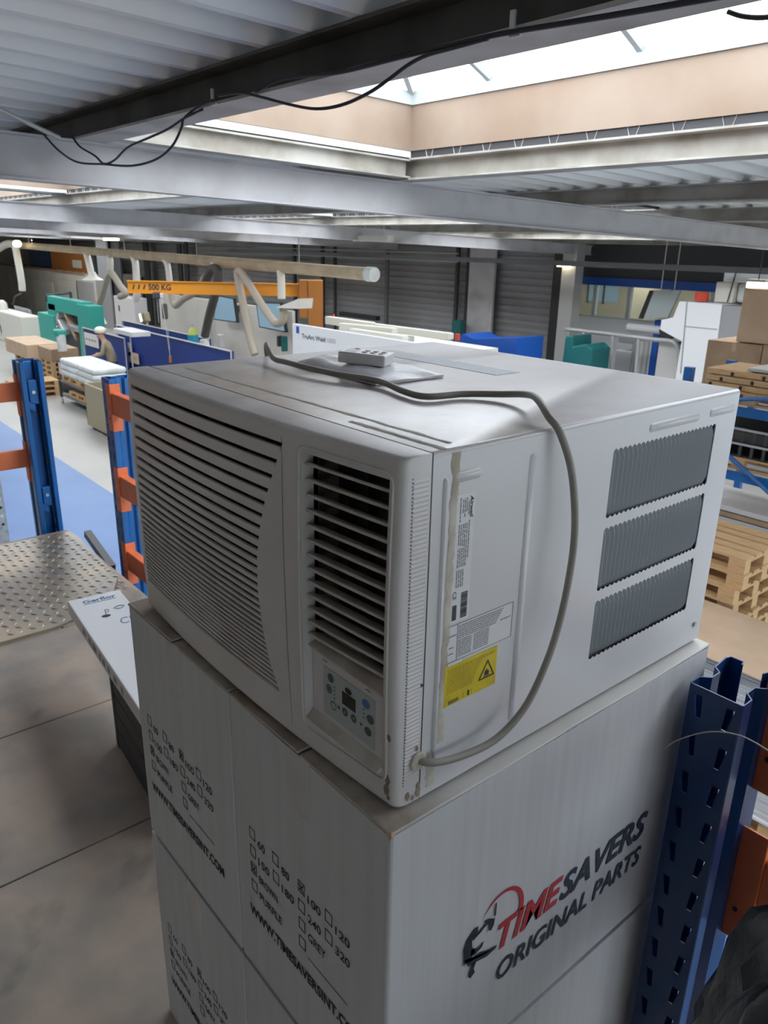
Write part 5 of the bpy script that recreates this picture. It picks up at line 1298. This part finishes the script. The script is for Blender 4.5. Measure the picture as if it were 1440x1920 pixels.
for u, v, h, w_, m_, lb in ((410, 640, 28, 14, 'light_machine', 'round beige fan drum'), (520, 640, 20, 8, 'charcoal', 'dark tool holder'), (528, 645, 28, 7, 'teal_dark', 'dark green tool case'), (470, 655, 18, 5, 'cyan', 'cyan bottle')):
    c_ = f(u, v, 12.0); o = MB().box((c_.x-w_*0.007, 12.0, c_.z-h*0.008), (c_.x+w_*0.007, 12.2, c_.z+h*0.008)).build('wall_item', m_, bevel=0.03); tag(o, lb + ' hanging in front of the pale partition', 'tool')

# ---- blue welding screens
def screen(u0, u1, v, Y, label):
    a_, b_ = f(u0, v, Y), f(u1, v, Y); zt_ = f((u0+u1)/2, v, Y).z
    t = thing('welding_screen', label, 'screen', (a_.x, Y, GZ), 'blue welding screens')
    n = 2; 
    for k in range(n):
        MB().box((a_.x+(b_.x-a_.x)*k/n+0.01, Y, GZ+0.1), (a_.x+(b_.x-a_.x)*(k+1)/n-0.01, Y+0.05, zt_)).build('panel', 'screen_blue', t)
    MB().cyl((a_.x, Y-0.03, zt_), (b_.x, Y-0.03, zt_), 0.02, 6).build('rail', 'steel_light', t)
    for x in (a_.x, b_.x): MB().cyl((x, Y-0.03, GZ), (x, Y-0.03, zt_), 0.02, 6).build('post', 'steel_light', t)
    return t
screen(157, 234, 624, 8.2, 'blue welding screen behind the worker, with one white sign')
screen(222, 434, 634, 8.4, 'wide blue welding screen right of the worker, with two signs')
screen(232, 392, 618, 11.0, 'rear blue welding screen under the chain hoist')
for u0, v0, u1, v1, Y, m_, lb in ((161, 629, 184, 646, 8.18, 'paper', 'white sign on the left blue welding screen'), (224, 644, 247, 661, 8.33, 'paper', 'white sign on the wide blue welding screen'), (240, 664, 260, 677, 8.33, 'kraft_light', 'small tan card on the wide blue welding screen')):
    a_, b_ = f(u0, v1, Y), f(u1, v0, Y); t = thing('sign', lb, 'sign', a_); MB().box((a_.x, Y-0.02, a_.z), (b_.x, Y-0.005, b_.z)).build('plate', m_, t)
    for k in range(4): MB().box((a_.x+0.1+(b_.x-a_.x-0.2)*k/4, Y-0.022, (a_.z+b_.z)/2-0.03), (a_.x+0.1+(b_.x-a_.x-0.2)*(k+0.7)/4, Y-0.02, (a_.z+b_.z)/2+0.03)).build('print', 'ink_grey', t)
# gas cylinder, welding visor with its glint put in as glowing glass
gc = thing('gas_cylinder', 'gas cylinder with cyan body and yellow-green shoulder behind the blue screen', 'gas cylinder', (f(361, 640, 9.5).x, 9.5, GZ))
q = f(361, 618, 9.5); MB().tube([(q.x, 9.5, GZ), (q.x, 9.5, q.z-0.14)], 0.15, 14).build('body', 'cyan', gc, smooth=True, sm_angle=40); MB().tube([(q.x, 9.5, q.z-0.14), (q.x, 9.5, q.z), (q.x, 9.5, q.z+0.07)], [0.15, 0.10, 0.03], 14).build('shoulder', 'yellow_green', gc, smooth=True, sm_angle=40); MB().cyl((q.x, 9.5, q.z+0.06), (q.x, 9.5, q.z+0.16), 0.03, 8).build('valve', 'steel_light', gc)
wt = thing('tool_cabinet', 'tall grey tool cabinet with a dark keyhole mark, left of the hoist', 'cabinet', (f(232, 600, 13).x, 13, GZ))
q0, q1 = f(213, 560, 13.0), f(250, 560, 13.0); MB().box((q0.x, 13, GZ), (q1.x, 13.6, q1.z)).build('body', 'light_machine', wt, bevel=0.02); MB().box((q0.x+0.5, 12.99, q0.z-0.5), (q0.x+0.62, 13.0, q0.z-0.25)).build('handle', 'black', wt)
yl = thing('welding_visor', 'yellowish welding visor on a dark stand, its glint a glowing glass', 'visor', f(272, 598, 11.5))
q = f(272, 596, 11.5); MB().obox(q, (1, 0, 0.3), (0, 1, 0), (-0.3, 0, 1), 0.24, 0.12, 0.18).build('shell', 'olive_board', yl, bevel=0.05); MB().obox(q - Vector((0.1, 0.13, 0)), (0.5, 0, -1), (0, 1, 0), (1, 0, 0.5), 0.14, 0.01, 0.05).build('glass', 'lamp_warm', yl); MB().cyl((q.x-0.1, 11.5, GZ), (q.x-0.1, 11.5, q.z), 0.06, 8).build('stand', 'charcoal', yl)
pt = thing('parts_tray', 'small pale parts tray on a thin post beside the worker', 'tray', f(228, 615, 7.3))
q0, q1 = f(212, 618, 7.3), f(246, 612, 7.3); MB().box((q0.x, 7.3, q0.z-0.08), (q1.x, 7.8, q0.z+0.04)).build('tray', 'light_machine', pt, bevel=0.01); MB().cyl(((q0.x+q1.x)/2, 7.5, GZ), ((q0.x+q1.x)/2, 7.5, q0.z-0.08), 0.02, 6).build('post', 'steel_light', pt)

# ---- left: pale room, storage on its roof, machine, cabinets
YR = 14.0
rm = thing('site_room', 'pale built-in room with double door at the far left', 'room', (-45, YR, GZ))
zt_ = f(100, 508, YR).z
MB().box((XL+0.1, YR, GZ), (f(178, 520, YR).x, YR+2.4, zt_)).build('body', 'wall_paint', rm)
MB().box((XL+0.1, YR-0.05, zt_-0.02), (f(160, 520, YR).x, YR, zt_+0.10)).build('edge_beam', 'wood_old', rm)
for u in (70, 116, 150): q0, q1 = f(u, 600, YR-0.03), f(u+ (28 if u < 150 else 25), 530, YR-0.03); MB().box((q0.x, YR-0.04, GZ), (q1.x, YR, q1.z)).build('door_leaf', 'steel_light' if u > 140 else 'cream', rm, bevel=0.01)
def onroof(u0, u1, v0, m_, n, lb, lid=None):
    a_, b_ = f(u0, v0, YR+0.5), f(u1, v0, YR+0.5); t = thing(n, lb, 'box', (a_.x, YR+0.5, zt_))
    MB().box((a_.x, YR+0.5, zt_+0.001), (b_.x, YR+1.4, b_.z)).build('body', m_, t, bevel=0.02); MB().box((a_.x-0.03, YR+0.47, b_.z), (b_.x+0.03, YR+1.43, b_.z+0.06)).build('lid', m_, t)
    return t, a_, b_
onroof(52, 90, 468, 'rack_navy', 'storage_box', 'dark blue storage box on the roof of the pale room')
t, a_, b_ = onroof(94, 160, 476, 'rust_orange', 'brown_carton', 'rust brown carton with white sticker on the roof of the pale room')
MB().box((a_.x+3.6, YR+0.49, b_.z-0.75), (a_.x+5.0, YR+0.5, b_.z-0.35)).build('sticker', 'paper', t)
onroof(163, 176, 480, 'charcoal', 'storage_box', 'narrow black box beside the brown carton on the pale room')
gm2 = thing('press_machine', 'teal green portal press machine at the far left', 'machine', (f(130, 600, 8.6).x, 8.6, GZ))
YG = 8.6
def gb(u0, v0, u1, v1, m_, n, d0=0, d1=0.8, bot=False):
    a_, b_ = f(u0, v1, YG), f(u1, v0, YG); MB().box((a_.x, YG+d0, GZ if bot else a_.z), (b_.x, YG+d1, b_.z)).build(n, m_, gm2, bevel=0.03)
gb(78, 592, 100, 650, 'teal', 'left_leg', 0, 0.4, True); gb(151, 574, 168, 650, 'teal', 'right_leg', 0, 0.45, True); gb(88, 567, 152, 581, 'teal', 'bridge', 0.05, 0.4); gb(88, 570, 100, 596, 'teal', 'shoulder', 0.05, 0.4)
gb(100, 580, 152, 650, 'charcoal', 'work_chamber', 0.3, 0.42, True)
for k in range(9): q = f(106+random.uniform(0, 42), 598+random.uniform(0, 40), YG+0.2); MB().obox(q, (1, 0, random.uniform(-1, 1)), (0, 1, 0), (random.uniform(-.5, .5), 0, 1), 0.3, 0.15, 0.10).build('tool_head', ['grey_machine', 'wood_old', 'steel_light'][k % 3], gm2, bevel=0.03)
MB().tube([f(88, 566, YG+0.4), f(88, 553, YG+0.4), f(132, 549, YG+0.4), f(134, 565, YG+0.4)], 0.05, 6).build('top_frame', 'charcoal', gm2)
ctr = thing('curtain', 'grey ragged curtain hanging from a bracket at the far left', 'curtain', f(45, 580, 9.1))
q0, q1 = f(26, 575, 9.1), f(64, 640, 9.1); rows = []
for i in range(8):
    rows.append([Vector((q0.x+(q1.x-q0.x)*j/20+0.05*math.sin(i), 9.1+0.07*math.sin(j*1.9+i*0.2), q0.z+0.05-(q0.z+2.0)*i/7)) for j in range(21)])
MB().grid(rows).build('cloth', 'grey_machine', ctr, smooth=True, solid=0.01); MB().tube([f(24, 572, 9.1), f(28, 556, 9.1), f(40, 550, 9.1)], 0.04, 6).build('bracket', 'charcoal', ctr)
cab = thing('steel_cabinet', 'cream steel cabinet with rounded top at the left picture edge', 'cabinet', (f(10, 650, 8.2).x, 8.2, GZ))
q0, q1 = f(-30, 600, 8.2), f(40, 594, 8.2); MB().box((q0.x, 8.2, GZ), (q1.x, 8.9, q1.z)).build('body', 'cream', cab, bevel=0.05); xm = f(5, 640, 8.2).x; MB().box((xm-0.01, 8.19, GZ+0.2), (xm+0.01, 8.2, q1.z-0.2)).build('door_gap', 'grey_machine', cab); MB().box((xm+0.05, 8.17, q1.z-0.9), (xm+0.09, 8.19, q1.z-0.6)).build('handle', 'charcoal', cab)
q = f(6, 586, 8.5); zj = f(40, 594, 8.2).z+0.005; o = MB().tube([(q.x, 8.5, zj), (q.x, 8.5, zj+0.25), (q.x, 8.5, zj+0.38)], [0.22, 0.20, 0.08], 12).build('white_jar', 'cream', smooth=True, sm_angle=50); tag(o, 'small cream jar on top of the steel cabinet', 'jar')

# pallets and benches in the middle of the hall
def far_pallet(x, y, z, label, rz=0, sc=1.0):
    c = copy_tree(pal0); c.location = (x, y, z); c.rotation_euler = (0, 0, rz); c.scale = (sc, sc, sc); c['label'] = label; c['group'] = 'pallets out in the hall'; return c
def goods(n, label, cat, x0, x1, y0, y1, z0, z1, m_): 
    o = MB().box((x0, y0, z0), (x1, y1, z1)).build(n, m_, bevel=0.02); return tag(o, label, cat)
q = atz(130, 672, -1.25)
for k in range(5): far_pallet(-23.6, 6.9, GZ+0.1445*k, '%s pallet of the stack under the brown plywood pile' % ['lowest', 'second', 'third', 'fourth', 'topmost'][k], 0, 1.0)
goods('plywood_pile', 'brown plywood pile on pallets in front of the teal machine', 'plywood', -24.2, -23.0, 6.5, 7.3, GZ+0.73, -1.42, 'kraft')
goods('plywood_pile', 'orange-brown plywood pile left of the teal machine', 'plywood', -27.0, -24.6, 6.3, 7.3, GZ+0.60, -1.45, 'kraft_light')
for k in range(4): far_pallet(-25.8, 6.8, GZ+0.1445*k, '%s pallet under the orange-brown plywood pile' % ['lowest', 'second', 'third', 'topmost'][k])
pb = thing('paper_roll', 'upright white roll with a green cap on the brown plywood', 'roll', f(117, 650, 6.7))
q = f(117, 654, 6.7); zb_ = -1.419; MB().tube([(q.x, 6.7, zb_), (q.x, 6.7, f(117, 628, 6.7).z)], 0.13, 12).build('tube', 'sack', pb, smooth=True, sm_angle=40); q2 = f(112, 624, 6.7); MB().obox(q2, X3, Y3, Z3, 0.17, 0.15, 0.10).build('cap', 'teal', pb, bevel=0.05)
# trolley with sacks
tx0, tx1, ty0, ty1 = -20.5, -18.2, 5.9, 6.8; TZ = -1.90
tr = thing('trolley', 'dark wheeled trolley carrying the pallet of white sacks', 'trolley', ((tx0+tx1)/2, 6.3, GZ))
for x in (tx0, tx1):
    for y in (ty0, ty1):
        MB().box((x-0.03, y-0.03, GZ+0.16), (x+0.03, y+0.03, TZ)).build('leg', 'charcoal', tr); MB().tube([(x, y-0.025, GZ+0.08), (x, y+0.025, GZ+0.08)], 0.08, 12).build('wheel', 'light_machine', tr)
for z in (TZ-0.04, -2.30): MB().box((tx0, ty0, z), (tx1, ty1, z+0.04)).build('deck_panel', 'grey_tube', tr)
far_pallet((tx0+tx1)/2-0.5, 6.35, TZ+0.001, 'pallet on the trolley right under the front white sacks'); far_pallet((tx0+tx1)/2+0.72, 6.35, TZ+0.001, 'pallet on the trolley under the rear grey-white sacks')
for s_, xb0 in (('front', (tx0+tx1)/2-1.1), ('rear', (tx0+tx1)/2+0.14)):
    for k in range(3):
        z = TZ+0.147+0.15*k; mb = MB(); mb.box((xb0, 5.93, z), (xb0+1.16, 6.78, z+0.145)); o = mb.build('sack', 'sack', bevel=0.06, seg=3, smooth=True)
        tag(o, '%s white sack of the %s pile on the trolley' % (['bottom', 'middle', 'top'][k], s_), 'sack', 'white sacks on the trolley')
for k in range(3): far_pallet(-21.9, 5.6, GZ+0.1445*k, '%s pallet of the low stack left of the trolley' % ['bottom', 'middle', 'top'][k], math.pi/2)
far_pallet(-19.4, 6.35, -2.258, 'pallet stored inside the trolley, below the sacks')
mk = thing('tool_cart', 'small dark tool cart with a pale panel behind the left blue post', 'cart', (-21.9, 6.6, GZ)); MB().box((-22.3, 6.45, GZ), (-21.5, 6.95, -1.62)).build('body', 'charcoal', mk, bevel=0.02); MB().box((-22.2, 6.43, -2.0), (-21.65, 6.45, -1.68)).build('panel', 'light_machine', mk)
# wooden-sided container trolley
cx0, cx1, cy0, cy1 = -17.2, -14.6, 5.40, 6.3
ct = thing('board_container', 'open container trolley with brown board sides between the blue posts', 'container', ((cx0+cx1)/2, 5.8, GZ))
for a_, b_ in (((cx0, cy0, GZ+0.12), (cx0+0.05, cy1, -1.45)), ((cx1-0.05, cy0, GZ+0.12), (cx1, cy1, -1.45)), ((cx0, cy0, GZ+0.12), (cx1, cy0+0.05, -1.45)), ((cx0, cy1-0.05, GZ+0.12), (cx1, cy1, -1.45))): MB().box(a_, b_).build('side_board', 'olive_board', ct, bevel=0.01)
MB().box((cx0, cy0, GZ+0.08), (cx1, cy1, GZ+0.13)).build('floor_panel', 'olive_board', ct)
for x in (cx0+0.15, cx1-0.15):
    for y in (cy0+0.1, cy1-0.1): MB().cyl((x, y-0.02, GZ+0.05), (x, y+0.02, GZ+0.05), 0.05, 10).build('wheel', 'black', ct)

# ---- worker with white welding helmet
def person(x, y, z, face):
    J = {'pel': (0, 0, .95), 'sp': (0.05, 0, 1.15), 'ch': (0.14, 0, 1.36), 'nk': (0.20, 0, 1.50), 'hd': (0.27, 0, 1.62), 'ht': (0.28, 0, 1.74),
         'hl': (0, .10, .90), 'kl': (0.06, .11, .50), 'al': (0, .11, .09), 'fl': (0.17, .12, .04), 'hr': (0, -.10, .90), 'kr': (-.04, -.11, .49), 'ar': (-.12, -.11, .09), 'fr': (0.05, -.12, .04),
         'sl': (0.14, .19, 1.40), 'el': (0.20, .24, 1.14), 'wl': (0.42, .16, 1.08), 'pl': (0.50, .13, 1.08), 'sr': (0.14, -.19, 1.40), 'er': (0.22, -.24, 1.14), 'wr': (0.44, -.14, 1.10), 'pr': (0.52, -.11, 1.10)}
    Rr_ = {'pel': .15, 'sp': .145, 'ch': .155, 'nk': .06, 'hd': .10, 'ht': .07, 'hl': .10, 'kl': .07, 'al': .05, 'fl': .045, 'hr': .10, 'kr': .07, 'ar': .05, 'fr': .045, 'sl': .08, 'el': .06, 'wl': .042, 'pl': .04, 'sr': .08, 'er': .06, 'wr': .042, 'pr': .04}
    E_ = [('pel','sp'),('sp','ch'),('ch','nk'),('nk','hd'),('hd','ht'),('pel','hl'),('hl','kl'),('kl','al'),('al','fl'),('pel','hr'),('hr','kr'),('kr','ar'),('ar','fr'),('ch','sl'),('sl','el'),('el','wl'),('wl','pl'),('ch','sr'),('sr','er'),('er','wr'),('wr','pr')]
    ks = list(J); me = bpy.data.meshes.new('body'); me.from_pydata([J[k] for k in ks], [(ks.index(a), ks.index(b)) for a, b in E_], [])
    ob = bpy.data.objects.new('tmp', me); COL.objects.link(ob); ob.modifiers.new('skin', 'SKIN'); sd = ob.modifiers.new('sub', 'SUBSURF'); sd.levels = 2; sd.render_levels = 2
    for k, v in zip(ks, me.skin_vertices[0].data): v.radius = (Rr_[k], Rr_[k]); v.use_root = (k == 'pel')
    bpy.context.view_layer.update()
    m2 = bpy.data.meshes.new_from_object(ob.evaluated_get(bpy.context.evaluated_depsgraph_get())); bpy.data.objects.remove(ob)
    m2.materials.clear()
    for k in ('jacket', 'trousers', 'skin'): m2.materials.append(M[k])
    for p in m2.polygons:
        c_ = p.center; p.use_smooth = True
        p.material_index = 2 if (c_.z > 1.50 and c_.x > 0.12) or (c_.x > 0.44 and c_.z > 1.0) else (1 if c_.z < 0.93 else 0)
    t = thing('person', 'worker in tan jacket with raised white welding helmet, bending over by the blue screens', 'person', (x, y, z))
    b_ = bpy.data.objects.new('body', m2); COL.objects.link(b_); b_.parent = t
    hm = MB(); off = Vector((x, y, z))
    bmx = bmesh.new(); bmesh.ops.create_uvsphere(bmx, u_segments=16, v_segments=10, radius=1)
    for v in bmx.verts: v.co = Vector((0.27+v.co.x*0.17, v.co.y*0.14, 1.76+v.co.z*0.12))
    for v in [v for v in bmx.verts if v.co.z < 1.70]: v.co.z = 1.70
    mh = bpy.data.meshes.new('helmet'); bmx.to_mesh(mh); bmx.free(); mh.materials.append(M['helmet'])
    for p in mh.polygons: p.use_smooth = True
    h_ = bpy.data.objects.new('helmet', mh); COL.objects.link(h_); h_.parent = t
    fh = MB().obox(off + Vector((0.37, 0, 1.60)), X3, Y3, Z3, 0.012, 0.02, 0.025).build('nose', 'skin', t, bevel=0.008)
    for s_ in (-1, 1):
        for k in range(4):
            MB().tube([off + Vector((0.50, s_*0.12-0.03+0.02*k, 1.09)), off + Vector((0.57, s_*0.12-0.032+0.021*k, 1.075)), off + Vector((0.61, s_*0.12-0.03+0.02*k, 1.05))], [0.011, 0.010, 0.008], 6).build('finger', 'skin', t, smooth=True)
        MB().tube([off + Vector((0.48, s_*0.12-s_*0.03, 1.10)), off + Vector((0.52, s_*0.12-s_*0.065, 1.10)), off + Vector((0.56, s_*0.12-s_*0.07, 1.08))], [0.012, 0.011, 0.009], 6).build('thumb', 'skin', t, smooth=True)
    t.rotation_euler = (0, 0, face)
    return t
pp = aty(206, 616, 7.5)
person(pp.x, 7.5, GZ, math.radians(230))

# ---- roof lamps far left
tl = thing('strip_lamp', 'long lit strip lamp under the roof at the left picture edge', 'lamp', f(80, 440, 11.5))
q0, q1 = f(-10, 432, 11.5), f(156, 446, 11.5)
MB().cyl((q0.x, 11.5, q0.z), (q1.x, 11.5, q0.z), 0.05, 8).build('tube', 'tube_lit', tl); MB().box((q0.x, 11.4, q0.z+0.05), (q1.x, 11.6, q0.z+0.12)).build('housing', 'steel_light', tl)
for t in (0.1, 0.5, 0.9): MB().cyl((q0.x+(q1.x-q0.x)*t, 11.5, q0.z+0.1), (q0.x+(q1.x-q0.x)*t, 11.5, zr(11.5)+0.02), 0.012, 6).build('hanger', 'cable', tl)
bl_ = thing('bay_lamp', 'small lit lamp under the roof right of the long strip lamp', 'lamp', f(206, 449, 12.5))
q = f(206, 449, 12.5); MB().box((q.x-0.5, 12.4, q.z-0.04), (q.x+0.5, 12.7, q.z+0.06)).build('diffuser', 'lamp_warm', bl_); MB().box((q.x-0.6, 12.35, q.z+0.06), (q.x+0.6, 12.75, zr(12.5)-0.1)).build('housing', 'rack_navy', bl_)
